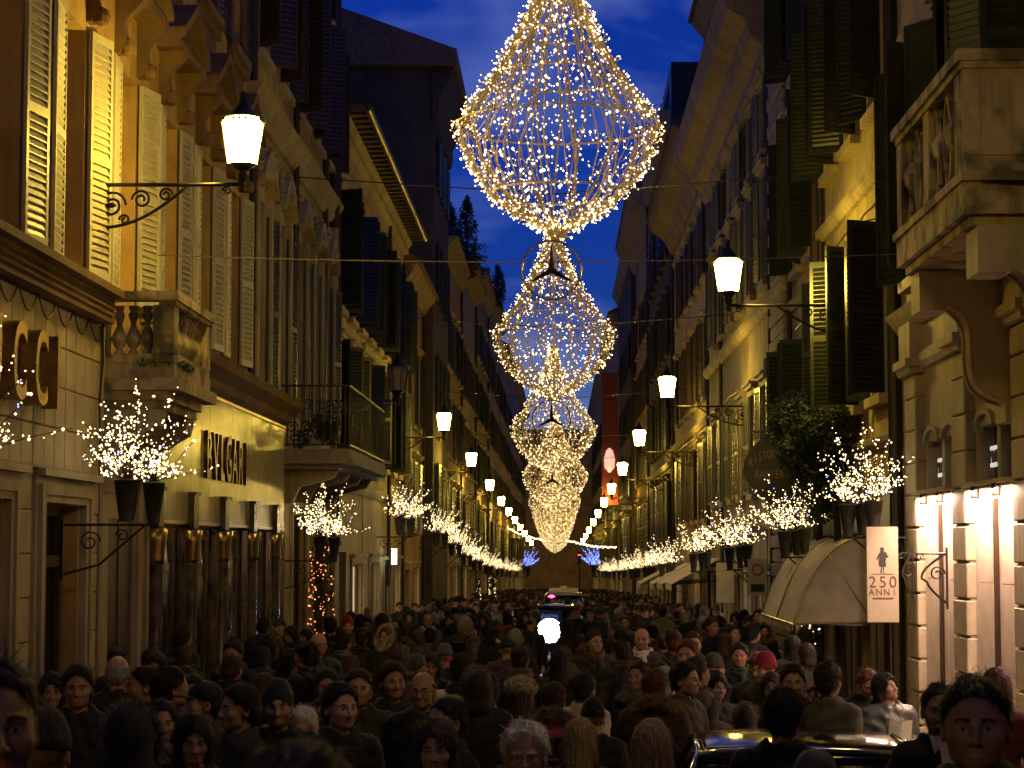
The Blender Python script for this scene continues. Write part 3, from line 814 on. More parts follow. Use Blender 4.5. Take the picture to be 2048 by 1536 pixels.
for i, (lb, a, b_, zt, wm, fl, sh) in enumerate(far_left):
    zz = gz(b_) - .2
    base = []; y = a + 1.2
    while y + 2.6 < b_: base.append((y, y + 2.4, zz, gz(y) + 3.0, R.choice(['lit', 'dim', 'dim', 'dark']))); y += 3.6
    townhouse(lb, 1, XL + .2 + .08 * i, a, b_, zt, wm, fl, pitch=3.1, shut=sh, sn=12, corn=[(.1, zt - .6), (.4, zt - .2), (.6, zt)], base=base, depth=7, lit=.06, roof=(i != 0), surr=(i < 3))
# ================================================================ right side
M['marble_p'] = mat_plain('pale_marble_panel', (.62, .52, .43), .4, noise=.14, scale=3.5)
M['wood_d'] = mat_plain('dark_varnished_wood', (.05, .03, .018), .3, noise=.3, scale=6)
RA = new_building('rusticated_palazzo', 'stone palazzo with rusticated pilasters, lit marble bays and a mossy stone balcony', XR, 12, 28.3, -1)
pil = [26.9, 23.7, 20.5, 17.3, 14.1]
wc = [26.75, 24.1, 21.45, 18.8, 16.15]; ww = 1.15
ops = [(c - ww/2, c + ww/2, 5.75, 8.6) for c in wc] + [(c - ww/2, c + ww/2, 10.2, 12.8) for c in wc]
arch = []
for k in range(4):
    a, b_ = pil[k+1] + .47, pil[k] - .47; m = (a + b_) / 2
    arch += [(a + .06, m - .09, 3.02, 3.62), (m + .09, b_ - .06, 3.02, 3.62)]
w = MB(); wall_mesh(w, XR, -1, 12, 28.3, gz(28) - .3, 15.5, ops + arch, rev=.3); w.build('wall', M['trav'], RA)
for c in wc:
    for (za, zb_) in ((5.75, 8.6), (10.2, 12.8)):
        window(RA, XR, -1, c, ww, za, zb_, 'frame_d', rev=.3)
        surround(RA, XR, -1, c, ww, za, zb_, 'trav', t=.13)
        for e, dn in ((c - ww/2 - .02, -1), (c + ww/2 + .02, 1)): shutter(RA, XR - .04, -1, e, dn, ww/2, za, zb_, 'shut_d', R.uniform(.5, 1.2), 34)
for (a, b_, c, d) in arch:
    q = MB()                                                    # arched head: spandrels and curved trim
    n = 8; m = (a + b_) / 2; r = (b_ - a) / 2
    top = [(m + r * math.cos(PI * i / n), 3.62 - .001 + r * .35 * math.sin(PI * i / n)) for i in range(n + 1)]
    q.prism([(p[0], p[1]) for p in top] + [(p[0] * .92 + m * .08, p[1] - .05) for p in reversed(top)], 'x', XR - .06, XR + .05)
    q.build('arch_trim', M['trav'], RA)
    win = MB().box(XR + .20, XR + .215, a, b_, c, d); o = win.build('window', M['pane'], RA)
    q = MB(); q.box(XR + .17, XR + .2, a, a + .05, c, d); q.box(XR + .17, XR + .2, b_ - .05, b_, c, d); q.build('frame', M['wood_d'], o)
M['sign_glow'] = mat_emit('backlit_letter', (1.0, .95, .85), .6)
for k, m in enumerate([(pil[0] + pil[1]) / 2, (pil[1] + pil[2]) / 2]):
    for s in (-1, 1):
        yc = m + s * .62
        sp = MB().box(XR + .10, XR + .115, yc - .33, yc + .33, 3.17, 3.40).build('sign_plate', M['sign_glow'], RA)
        letters(sp, 'PRADA', M['wood_d'], [(XR + .10 - .012, yc + .25 - .125 * i, 3.215) for i in range(5)], .2, RR, .008, .85, 1.0)
# pilasters of separate blocks
zs = [gz(28) - .1 + .0] + [round(.10 + .41 * i, 2) for i in range(11)]
zs = [z for z in zs if z < 4.45] + [4.5]
blk = {}
for c in pil:
    for j in range(len(zs) - 1):
        h = round(zs[j+1] - zs[j] - .024, 3)
        if h not in blk: blk[h] = MB().bbox(-.13, .02, -.40, .40, 0, h, .014).mesh('stone_block')
        wplace('stone_block', blk[h], M['trav'], RA, (XR + R.uniform(-.004, .004), c, zs[j]))
    q = MB(); q.box(XR - .09, XR + .01, c - .385, c + .385, gz(28) - .2, 4.55); q.build('pilaster_core', M['trav'], RA)
    q = MB(); q.box(XR - .20, XR, c - .45, c + .45, 4.5, 4.58); q.box(XR - .26, XR, c - .5, c + .5, 4.58, 4.68); q.box(XR - .19, XR, c - .42, c + .42, 4.68, 5.15)
    q.build('capital', M['trav'], RA)
cornice(RA, XR, -1, 12, 28.3, [(.06, 4.55), (.10, 4.62), (.10, 4.72), (.02, 4.8)], 'trav', 'string_course')
cornice(RA, XR, -1, 12, 28.3, [(.05, 5.12), (.12, 5.2), (.18, 5.3), (.22, 5.38)], 'trav', 'string_course')
cornice(RA, XR, -1, 12, 28.3, [(.1, 14), (.3, 14.5), (.8, 15.2), (.85, 15.6)], 'trav')
D_ = math.radians
# lit marble bays
for k in range(4):
    a, b_ = pil[k+1] + .44, pil[k] - .44; m = (a + b_) / 2; zb_ = gz(b_) - .1
    for (y0, y1) in ((a, m - .07), (m + .07, b_)):
        for (ya, yb_, za, zc) in ((y0 + .02, y0 + .16, zb_, 2.92), (y1 - .16, y1 - .02, zb_, 2.92), (y0 + .168, y1 - .168, zb_, 1.92), (y0 + .168, y1 - .168, 1.928, 2.92)):
            MB().box(XR - .035, XR + .02, ya, yb_, za, zc).build('marble_panel', M['marble_p'], RA)
        ld = bpy.data.lights.new('bay_strip', 'AREA'); ld.shape = 'RECTANGLE'; ld.size = .10; ld.size_y = (y1 - y0) * .9; ld.energy = 95; ld.color = (1.0, .64, .46)
        lo = bpy.data.objects.new('bay_strip', ld); COL.objects.link(lo); lo.location = (XR - .19, (y0 + y1) / 2, 2.90); lo.rotation_euler = (0, D_(-22), 0)
        lo.parent = RA; lo.matrix_parent_inverse = WM[RA.name].inverted()
    q = MB(); q.box(XR - .07, XR + .02, m - .04, m + .04, zb_, 2.92); q.build('mullion', M['wood_d'], RA)
    q = MB(); q.box(XR - .20, XR + .02, a, b_, 2.955, 3.0); q.box(XR - .14, XR + .02, a, b_, 2.925, 2.955); q.build('ledge', M['trav'], RA)
    for yy in (m - .55, m + .55):
        q = MB(); q.lathe([(.045, -.10), (.05, -.08), (.05, .03), (.02, .05)], (XR - .15, yy, 2.92), 10); sp = q.build('spotlight', M['iron'], RA)
        q = MB(); q.lathe([(.04, -.112), (.04, -.102)], (XR - .15, yy, 2.92), 10); q.build('lens', mat_emit('spot_lens', (1, .8, .6), 30) if 'spot_lens' not in bpy.data.materials else bpy.data.materials['spot_lens'], sp)
# big mossy balcony
bb = place('balcony', MB().box(XR - 1.12, XR, 18.0, 21.6, 5.17, 5.45).mesh('balcony'), M['trav_moss'], RA)
xo = XR - 1.1
q = MB(); q.box(xo - .05, XR, 17.94, 21.66, 5.45, 5.53); q.box(xo + .05, XR, 18.1, 21.5, 5.08, 5.165); q.build('moulding', M['trav_moss'], bb)
q = MB(); q.box(xo, XR, 18.02, 18.16, 5.53, 6.50); q.box(xo + .14, XR - .1, 18.0, 18.02, 5.68, 6.36); q.build('parapet_panel', M['trav_moss'], bb)
q = MB(); q.box(xo - .06, XR, 17.95, 18.22, 6.50, 6.60); q.box(xo - .02, XR, 17.985, 18.19, 6.44, 6.50); q.box(xo - .06, xo + .2, 18.22, 21.66, 6.50, 6.60); q.box(xo - .02, xo + .16, 18.22, 21.6, 6.44, 6.50)
q.build('rail', M['trav_moss'], bb)
for yy in (18.16, 19.75, 21.34): MB().bbox(xo - .01, xo + .2, yy, yy + .26, 5.53, 6.44).build('pier', M['trav_moss'], bb)
q = MB()
for y0, y1 in ((18.45, 19.72), (20.03, 21.32)):                 # carved scroll-work screen between the piers
    for i in range(2):
        yc = y0 + (y1 - y0) * (i + .5) / 2; hw = (y1 - y0) / 4 - .02
        for s in (-1, 1):
            pts = [(xo + .09, yc + s * hw * (1 - .55 * math.sin(PI * t)), 5.55 + .88 * t) for t in [j / 10 for j in range(11)]]
            q.tube(pts, .05, 6)
        q.lathe([(.03, -.16), (.11, -.05), (.13, .05), (.06, .18)], (xo + .09, yc, 5.98), 8)
        for dz in (.1, .78): q.lathe([(.02, -.05), (.07, 0), (.02, .05)], (xo + .09, yc, 5.55 + dz), 8)
q.build('carved_screen', M['trav_moss'], bb)
def ogee(x_out, z_top, x_in, z_bot, n=16):
    pts = []
    for i in range(n + 1):
        t = i / n
        pts.append((x_out + (x_in - x_out) * (t + .16 * math.sin(2 * PI * t)), z_top + (z_bot - z_top) * (t - .10 * math.sin(2 * PI * t))))
    return pts
for (y0, y1) in ((18.05, 18.5), (21.0, 21.42)):
    q = MB(); og = ogee(XR - .86, 4.78, XR - .10, 3.75)
    q.prism([(XR, 5.08), (XR - .98, 5.08), (XR - .98, 4.80)] + og + [(XR, 3.7)], 'y', y0, y1)
    c0 = q.build('console', M['trav'], bb)
    q = MB()
    for dy in (0, .08, (y1 - y0) - .05): q.tube([(p[0] - .012, y0 + dy, p[1] - .012) for p in og], .022, 6)
    q.box(XR - 1.0, XR - .72, y0 - .04, y1 + .04, 4.66, 5.06); q.box(XR - .16, XR, y0 - .02, y1 + .02, 3.55, 3.8)
    q.build('scroll', M['trav'], c0)
q = MB(); q.box(4.10, 4.22, 21.05, 21.25, 4.70, 4.86); q.build('floodlight', M['iron'], RA)
q = MB(); q.tube([(XR - .9, 17.98, 5.44), (XR - .4, 17.97, 5.40), (XR, 17.98, 5.47)], .012, 5); q.tube([(XR - 1.05, 18.02, 5.43), (XR - .6, 17.96, 5.45), (XR - .1, 17.98, 5.36)], .008, 5); q.build('cable', M['iron'], RA)
downpipe(RA, XR - .10, 28.25, .2, 15, .09)

# ---- yellow house with the café
RB = townhouse('yellow plastered house with near black shutters above the cafe', -1, XR, 28.36, 36.3, 15.0, 'cream2', [(4.45, 6.85), (8.6, 11.2), (12.4, 14.4)],
               ww=1.15, pitch=2.55, first=30.0, shut='shut_d', trim='cream2', sn=34, ang=(.35, 1.25), closed=0, corn=[(.1, 14.6), (.35, 15), (.7, 15.4)],
               base=[(29.2, 30.9, -.7, 2.2, 'dark'), (32, 33.6, -.7, 2.2, 'dim'), (34.4, 35.9, -.7, 2.2, 'dark')], bands=((.16, 7.55, .25, 'cream2'), (.1, 3.7, .2, 'stone')), frame='frame_d', surr=True, trim_head=False)
q = MB(); q.box(XR - .12, XR, 28.5, 36.2, 2.5, 3.2); q.box(XR - .2, XR, 28.5, 36.2, 3.2, 3.28); q.build('shop_fascia', M['wood_d'], RB)
q = MB(); q.tube([(XR - .35, 29.6, 6.2), (XR - .35, 29.6, 6.9), (XR - .1, 29.62, 6.95)], .012, 5); q.build('antenna', M['iron'], RB)
# ---- pale pinkish house
RCb = townhouse('pale pinkish house between the cafe and the quoined corner', -1, XR, 36.32, 41.38, 15.6, 'pinkish', [(3.9, 6.1), (7.6, 10.2), (11.4, 13.9)],
               ww=1.1, pitch=2.4, first=37.6, shut='shut_d', trim='pinkish', sn=30, ang=(.3, 1.2), closed=0, corn=[(.1, 15.2), (.3, 15.6), (.5, 15.9)],
               base=[(37.0, 38.4, -.9, 1.9, 'dark'), (39.3, 40.8, -.9, 1.9, 'lit')], bands=((.14, 10.75, .22, 'cream'), (.14, 6.9, .2, 'cream'), (.1, 3.0, .2, 'stone')), frame='frame_d', trim_head=False)
downpipe(RCb, XR - .12, 36.45, .0, 15.4, .11)
# ---- grey palazzo with quoins and the heavy cornice
RD = townhouse(
               'grey palazzo with a quoined corner and a heavy projecting stone cornice', -1, XR, 41.4, 64.2, 18.4, 'grey', [(3.55, 5.9), (8.2, 10.6), (11.1, 12.6), (15.4, 17.4)],
               ww=1.15, pitch=3.0, first=46.6, shut='shut_g', trim='stone', sn=24, ang=(.03, .2), closed=.3, corn=[(.1, 18.0), (.3, 18.2), (.5, 18.5)],
               base=[(46, 48.2, -1.2, 1.7, 'lit'), (49.6, 52, -1.2, 1.7, 'lit'), (53.4, 56, -1.2, 1.6, 'dim'), (57.4, 60, -1.2, 1.5, 'lit'), (61, 63.2, -1.2, 1.5, 'dim')],
               bands=((.22, 7.4, .35, 'cream'), (.15, 2.7, .22, 'stone')), frame='frame_d')
cornice(RD, XR, -1, 44.85, 64.1, [(.12, 12.75), (.2, 12.95), (.2, 13.15), (.45, 13.35), (.55, 13.7), (.95, 13.95), (1.05, 14.3), (1.1, 14.45)], 'cornice')
zq = frange(-.9, 13.9, .29)
qb = MB().bbox(-.16, .02, -1.45, 1.45, 0, .255, .02).mesh('stone_block'); qs = MB().bbox(-.14, .02, -1.3, 1.3, 0, .255, .02).mesh('stone_block')
for j in range(len(zq) - 1): wplace('stone_block', qb if j % 2 else qs, M['stone'], RD, (XR, 43.1, zq[j]))
downpipe(RD, XR - .08, 44.95, 1.0, 12.6); downpipe(RD, XR - .1, 58.6, .5, 12.6)

far_right = [
 ('ornate house with fluttering stucco under its dark eave', 64.22, 84, 15.2, 'cream', [(3.2, 5.6), (7.0, 9.4), (10.8, 13.0)], 'shut_b', XR, [(.1, 14), (.4, 14.6), (.9, 15.0), (1.0, 15.3)]),
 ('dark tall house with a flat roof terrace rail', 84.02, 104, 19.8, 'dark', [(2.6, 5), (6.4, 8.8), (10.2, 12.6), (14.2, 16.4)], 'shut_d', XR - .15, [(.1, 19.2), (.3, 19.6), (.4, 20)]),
 ('brown house with the widest eave above the red banner', 104.02, 126, 19.4, 'ochre', [(2.2, 4.6), (5.9, 8.3), (9.6, 12), (13.4, 15.6)], 'shut_b', XR, [(.1, 18.6), (.4, 19.2), (1.1, 19.8), (1.15, 20.2)]),
 ('dark house with chimneys behind the wide eave', 126.02, 152, 20.2, 'dark', [(1.8, 4.2), (5.4, 7.8), (9.2, 11.4), (13, 15.2)], 'shut_d', XR - .3, [(.1, 19.8), (.3, 20.2), (.5, 20.5)]),
 ('last but one house on the cafe side', 152.02, 184, 19.0, 'grey', [(1.4, 3.8), (5, 7.4), (8.8, 11), (12.4, 14.6)], 'shut_b', XR - .4, [(.1, 18.4), (.4, 19), (.6, 19.3)]),
 ('last house on the cafe side before the crossing', 184.02, 261, 18.5, 'ochre', [(1, 3.2), (4.6, 7), (8.4, 10.6), (12, 14.2)], 'shut_d', XR - .5, [(.1, 18), (.4, 18.5), (.6, 18.8)])]
for i, (lb, a, b_, zt, wm, fl, sh, X, cn) in enumerate(far_right):
    base = []; y = a + 1.0; zz = gz(b_) - .2
    while y + 2.6 < b_: base.append((y, y + 2.4, zz, gz(y) + 3.0, R.choice(['lit', 'dim', 'dim', 'dark']))); y += 3.6
    bld = townhouse(lb, -1, X, a, b_, zt, wm, fl, pitch=3.0, shut=sh, sn=12, corn=cn, base=base, depth=8, lit=.05, roof=(i not in (1, 3)), surr=(i < 3), bands=((.15, fl[1][0] - .9, .25, 'cream'),))
    if i == 1:
        q = MB(); y = a
        while y < b_: q.box(X - .02, X + .01, y, y + .03, 20, 20.9); y += .25
        q.box(X - .03, X + .02, a, b_, 20.9, 20.95); q.box(X + .2, X + 5, a + 2, a + 9, 20, 22.4); q.build('roof_rail', M['iron'], bld)
    if i == 3:
        q = MB()
        for y in (a + 2, a + 8, a + 15): q.box(X - .1 + .2, X + 1.6, y, y + 2.2, 20.4, 22.6)
        q.build('chimney', M['dark'], bld)
# ---- closing block beyond the crossing
townhouse('dark block closing the far end of the street', -1, -14, 262, 292, 17, 'ochre', [(2, 4.4), (6, 8)], depth=28, shut=None, surr=False, roof=False, corn=None)

# ---- unseen houses round the square behind the camera, added to cut the blue skylight
townhouse('unseen square-side house added behind the camera on the jeweller side', 1, -6.5, -34, 9.5, 19, 'ochre', [(4.5, 7), (8.5, 11), (12.5, 15)], pitch=3.4, shut=None, surr=False, roof=False, depth=8)
townhouse('unseen square-side house added behind the camera on the cafe side', -1, 8.5, -34, 9.5, 19, 'pinkish', [(4.5, 7), (8.5, 11), (12.5, 15)], pitch=3.4, shut=None, surr=False, roof=False, depth=8)
townhouse('unseen palazzo added behind the camera to close off the sky', 1, 16, -48, -36, 22, 'dark', [(4.5, 7), (8.5, 11), (12.5, 15)], pitch=3.4, shut=None, surr=False, roof=False, depth=32)

# ---- street furniture on the right wall
def flat_outline(mb, pts, y0, y1): mb.prism(pts, 'y', y0, y1)
sg_ = thing('anniversary_sign', 'white vertical sign reading 250 ANNI with a black caped figure', 'sign', (4.05, 26.6, 2.5))
X0, X1, Yb = 3.85, 4.25, 26.58
q = MB(); q.bbox(X0, X1, Yb, Yb + .035, 1.36, 2.56, .008); q.build('board', mat_plain('sign_board', (.34, .29, .21), .5, noise=.05), sg_)
inkm = mat_plain('black_ink', (.01, .009, .008), .6)
fig = [(-.035, 0), (-.045, .01), (-.03, .015), (-.022, .10), (-.055, .10), (-.062, .17), (-.05, .25), (-.085, .20), (-.10, .215), (-.055, .31), (-.035, .335), (-.03, .37), (-.045, .375), (-.03, .40),
       (0, .41), (.025, .395), (.03, .37), (.022, .345), (.06, .325), (.085, .27), (.10, .27), (.095, .245), (.06, .24), (.05, .18), (.06, .10), (.025, .10), (.02, .015), (.04, .005), (.01, 0), (.004, .09), (-.008, .09), (-.012, 0)]
q = MB(); xc = (X0 + X1) / 2; q.prism([(xc + a * .78, 1.985 + b_ * .78) for a, b_ in fig], 'y', Yb - .005, Yb - .001); q.build('caped_figure', inkm, sg_)
redm = mat_plain('dark_russet_ink', (.085, .03, .022), .6)
for wd, yy, sz, sxx, st in (('250', 1.80, .205, .98, .128), ('ANNI', 1.705, .115, .95, .095)):
    n = len(wd); letters(sg_, wd, redm, [(xc + (i - (n - 1) / 2) * st, Yb - .003, yy) for i in range(n)], sz, RC, .002, sxx, 1)
q = MB(); q.box(X0 + .06, X1 - .06, Yb - .005, Yb - .001, 1.965, 1.972); q.box(X0 + .07, X1 - .07, Yb - .005, Yb - .001, 1.655, 1.672); q.build('rule', redm, sg_)
def scroll_bracket(name, label, x, y, z, sgx):
    b = thing(name, label, 'bracket', (x, y, z)); q = MB()
    q.box(*sorted((x, x + sgx * .02)), y - .02, y + .02, z - .35, z + .35)
    q.tube([(x - sgx * .28 * math.sin(PI * t / 14) * (1 if t < 8 else .8) , y, z + .28 - .56 * t / 14) for t in range(15)], .014, 6)
    q.tube(scroll(x - sgx * .10, z + .05, .09, 1.4, y), .010, 5); q.tube([(x, y, z + .28), (x - sgx * .34, y, z + .28)], .013, 6); q.tube(scroll(x - sgx * .30, z + .24, .045, 1.2, y), .008, 5)
    q.build('scrollwork', M['iron'], b); return b
scroll_bracket('iron_bracket', 'iron scroll bracket holding the 250 ANNI sign', 4.43, 26.62, 1.95, .45)
scroll_bracket('iron_bracket', 'empty iron scroll bracket between the lit marble panels', 4.40, 24.15, 1.95, 1)

aw = thing('cafe_awning', 'cream canvas awning folded out over the cafe door', 'awning', (4.3, 33, 2.3))
prof = [(XR, 2.48), (4.43, 2.46), (4.25, 2.40), (4.08, 2.31), (3.93, 2.18), (3.8, 2.02), (3.70, 1.84), (3.60, 1.62), (3.52, 1.40), (3.44, 1.18)]
q = MB(); n = 8; ys = frange(31.2, 36.0, .15)
def sag(j, y):
    t = j / (len(prof) - 1); u = ((y - 31.2) % 2.4) / 2.4; s_ = -.075 * math.sin(PI * t) * math.sin(PI * u) + .012 * math.sin(9 * y + 5 * t) * math.sin(PI * t)
    return (prof[j][0] - s_ * .6, y, prof[j][1] + s_)
for i in range(len(ys) - 1):
    for j in range(len(prof) - 1):
        q.quad(sag(j, ys[i]), sag(j, ys[i+1]), sag(j+1, ys[i+1]), sag(j+1, ys[i]))
q.build('canvas', M['awning'], aw, True)
q = MB()
for i in range(len(ys) - 1):
    z_ = .10 + .03 * abs(math.sin(i * 1.3)); q.quad((3.44, ys[i], 1.18), (3.44, ys[i+1], 1.18), (3.43 + .01 * math.sin(i), ys[i+1], 1.18 - z_), (3.43, ys[i], 1.18 - z_))
q.build('valance', M['awning'], aw)
for yy, nm in ((31.2, 'end_flap'), (36.0, 'end_flap')):
    q = MB()
    for j in range(len(prof) - 1): q.add([(4.45, yy, 1.15), (prof[j][0], yy, prof[j][1]), (prof[j+1][0], yy, prof[j+1][1])], [(0, 1, 2)])
    q.add([(4.45, yy, 1.15), (XR, yy, 1.2), (XR, yy, 2.48)], [(0, 1, 2)]); q.build(nm, M['awning'], aw)
q = MB()
for yy in (31.17, 33.6, 36.03):
    q.tube([(p[0] - .01, yy, p[1] + .01) for p in prof], .014, 6); q.tube([(XR, yy, 1.2), (3.44, yy, 1.18)], .014, 6); q.tube([(XR, yy, 1.2), (3.95, yy, 2.22)], .012, 6)
q.tube([(3.43, 31.17, 1.17), (3.43, 36.03, 1.17)], .018, 6); q.build('awning_frame', M['brass'], aw)
q = MB(); q.lathe([(.10, 0), (.10, .1), (.07, .14), (.07, 2.1), (.1, 2.16), (.1, 2.25)], (4.2, 33.2, gz(33)), 12); q.box(4.06, 4.34, 33.06, 33.34, gz(33), gz(33) + .06)
tag(q.build('pale_post', M['pinkish'], None, True), 'pale rounded post under the cream awning', 'post')

# oval restaurant sign, hung square to the street
rs = thing('restaurant_sign', 'dark shield shaped hanging sign reading RISTORANTE RANIERI', 'sign', (3.8, 38.2, 3.6))
pts = []
for i in range(28):
    a = 2 * PI * i / 28; u, v = math.cos(a), math.sin(a)
    pts.append((3.84 + .50 * u * (1.0 if v > -.2 else 1 - .45 * (-v - .2)), 3.72 + .60 * v + (.10 * u if v > 0 else -.05 * u)))
q = MB(); q.prism(pts, 'y', 38.2, 38.26); q.build('board', mat_plain('dark_slate_paint', (.04, .042, .045), .4, noise=.3, scale=4), rs)
q = MB(); q.tube([(p[0], 38.23, p[1]) for p in pts], .022, 6, True); q.tube([(XR, 38.23, 4.4), (3.5, 38.23, 4.4)], .018, 6); q.tube([(3.6, 38.23, 4.4), (3.6, 38.23, 4.2)], .01, 5); q.tube([(4.1, 38.23, 4.4), (4.1, 38.23, 4.25)], .01, 5)
q.build('frame', M['bronze'], rs)
gl = mat_plain('faded_gold_paint', (.26, .17, .07), .5)
letters(rs, 'RISTORANTE', gl, [(3.84 + (i - 4.5) * .083, 38.195, 3.92 - .012 * (i - 4.5) ** 2 * .6) for i in range(10)], .16, RC, .003, .8, 1.3)
letters(rs, 'RANIERI', gl, [(3.85 + (i - 3) * .09, 38.195, 3.55) for i in range(7)], .17, RC, .003, .85, 1.3)

# traffic sign and blank hanging banner further on
ts = thing('traffic_sign', 'small white street sign with a red ring on the quoined corner', 'sign', (4.2, 45.2, 1.6))
q = MB(); q.box(4.02, 4.42, 45.2, 45.23, 1.28, 2.05); q.build('plate', mat_plain('sign_white', (.5, .46, .38), .5), ts)
q = MB(); q.tube([(4.22 + .11 * math.cos(2*PI*i/20), 45.19, 1.83 + .11 * math.sin(2*PI*i/20)) for i in range(20)], .018, 6, True); q.build('red_ring', mat_plain('sign_red', (.45, .03, .03), .5), ts)
q = MB(); q.box(4.08, 4.36, 45.18, 45.195, 1.36, 1.52); q.build('pictogram', inkm, ts)
q = MB(); q.tube([(XR, 45.25, 1.7), (4.0, 45.25, 1.7)], .015, 6); q.build('arm', M['iron'], ts)
hb = thing('hanging_banner', 'plain beige banner hanging from a rod beyond the traffic sign', 'banner', (4.1, 53, 1.4))
q = MB(); q.box(3.92, 4.36, 53, 53.02, .92, 1.92); q.build('cloth', M['awning'], hb); q = MB(); q.tube([(XR, 53.01, 1.94), (3.88, 53.01, 1.94)], .016, 6); q.build('rod', M['iron'], hb)
for k, (y, ln, x_o) in enumerate(((61, 3.2, 3.2), (66.5, 3.6, 3.2), (74, 3.0, 3.25), (84.5, 3.5, 3.2))):
    a = thing('shop_awning', ['pale sloping awning nearest the hanging banner', 'second pale sloping awning past the hanging banner', 'third pale sloping awning past the hanging banner', 'farthest pale sloping awning on the cafe side'][k],
              'awning', (4.2, y, gz(y) + 2.4), group='sloping shop awnings'); z = gz(y) + 2.25
    q = MB(); q.prism([(XR, z + .75), (x_o, z + .02), (x_o, z - .18), (x_o + .015, z - .18), (x_o + .015, z), (XR, z + .72)], 'y', y, y + ln); q.build('canvas', M['awning'], a)
    q = MB(); [q.tube([(XR, yy, z + .1), (x_o + .03, yy, z - .01)], .016, 5) for yy in (y + .05, y + ln - .05)]; q.build('arm', M['iron'], a)

# red vertical banner with a lit end, far down
rb = thing('red_banner', 'tall red vertical banner high on the far wall', 'banner', (3.2, 125, 8))
q = MB(); x0, _, z1 = onY(1195, 745, 125.0); x1, _, z0 = onY(1236, 1010, 125.0)
redc = mat_plain('red_canvas', (.20, .028, .022), .7, noise=.15)
q.box(x0 + .25, x1, 125, 125.06, z0, z1); q.build('cloth', redc, rb)
q = MB(); q.box(x1, 4.7, 125, 125.08, z1 - .1, z1); q.box(x1, 4.7, 125, 125.08, z0, z0 + .1); q.build('arm', M['iron'], rb)
q = MB(); xa, _, za = onY(1208, 945, 124.8); xb, _, zb2 = onY(1230, 898, 124.8)
q.lathe([(.05, 0), (.3, .3), (.33, .8), (.2, 1.3), (.05, 1.45)], ((xa + xb)/2, 124.8, za), 10); q.build('lantern_shade', mat_emit('pink_lantern', (1, .55, .42), .9), rb)

# ivy topiary above the café
iv = thing('ivy_topiary', 'dark double-headed ivy mass growing up the wall beside the restaurant sign', 'plant', (4.35, 34.5, gz(34)))
q = MB(); q.tube([(4.42, 33, gz(33)), (4.40, 33.4, 1.2), (4.36, 33.2, 2.6), (4.3, 33.2, 3.4)], [.09, .075, .06, .04], 7); q.tube([(4.42, 35.6, gz(35)), (4.45, 35.5, 1.4), (4.35, 35.8, 2.8), (4.3, 35.8, 3.6)], [.08, .07, .055, .04], 7)
q.tube([(4.36, 33.2, 2.6), (4.2, 32.4, 3.3), (4.0, 31.9, 4.0)], [.05, .035, .02], 6); q.tube([(4.35, 35.8, 2.8), (4.1, 36.2, 3.6), (3.95, 36.0, 4.3)], [.045, .03, .02], 6); q.build('trunk', M['bark'], iv)
q = MB()
for (c, r, n) in (((4.08, 36.0, 4.25), (.55, .95, .60), 4200), ((4.05, 32.7, 4.15), (.52, 1.0, .62), 4200), ((4.12, 34.6, 3.75), (.5, 2.0, .55), 4200), ((4.2, 35.2, 3.2), (.4, 1.6, .5), 2400)):
    for k in range(14):
        u = Vector((R.gauss(0, 1), R.gauss(0, 1), R.gauss(0, 1))).normalized() * R.uniform(.45, .95)
        cc = (c[0] + u.x * r[0], c[1] + u.y * r[1], c[2] + u.z * r[2])
        leaf_clump(q, cc, (.24, .3, .22), n // 14, .045, R)
q.build('foliage', M['leaf'], iv)

# roof plants on the left terrace: cypress and shrubs
def cypress(label, x, y, z, h, r, dense=1.0):
    t = thing('cypress_tree', label, 'tree', (x, y, z)); q = MB(); q.tube([(x, y, z), (x, y, z + h * .9)], [.09, .02], 6); q.build('trunk', M['bark'], t)
    q = MB()
    for i in range(int(150 * dense)):
        u = (i + .5) / (150 * dense); rr = r * (math.sin(PI * min(1, u * .95 + .05)) ** .6) * (1 - u * .55); a = R.uniform(0, 2 * PI); k = R.uniform(.4, 1)
        leaf_clump(q, (x + rr * k * math.cos(a), y + rr * k * math.sin(a), z + h * u), (.14, .14, .3), 16, .09, R, .4)
    q.build('crown', M['leaf_dk'], t); return t
cx = onX(938, 560, XL + .9); zt_ = 15.2
cypress('tall slender cypress standing on the left roof terrace', -4.4, 99, 15.2, 3.6, .8)
cypress('short cypress beside the tall one on the roof terrace', -5.0, 95, 15.2, 2.6, .7)
cypress('small pointed evergreen on the stepped far roof', -3.9, 132, 17.6, 2.4, .7, .7)
for k, (x, y, z, s) in enumerate(((-5.2, 90, 15.3, 1.0), (-4.8, 104, 16.3, 1.0), (-4.7, 110, 16.3, .9), (-4.6, 120, 17.7, .9), (4.9, 92, 20.3, 1.0))):
    t = thing('roof_shrub', ['bushy roof shrub at the terrace edge by the dark gable', 'low shrub on the roof behind the cypress', 'low shrub farther along the roof behind the cypress', 'shrub on the stepped far roof', 'shrub behind the rail of the dark roof terrace'][k], 'shrub', (x, y, z), group='roof plants')
    q = MB(); q.tube([(x, y, z), (x, y, z + s)], .05, 5); q.build('stem', M['bark'], t); q = MB()
    for _ in range(26): leaf_clump(q, (x + R.gauss(0, .45) * s, y + R.gauss(0, 1.0) * s, z + .5 * s + abs(R.gauss(0, .45)) * s), (.25, .3, .25), 22, .09, R)
    q.build('foliage', M['leaf_dk'], t)
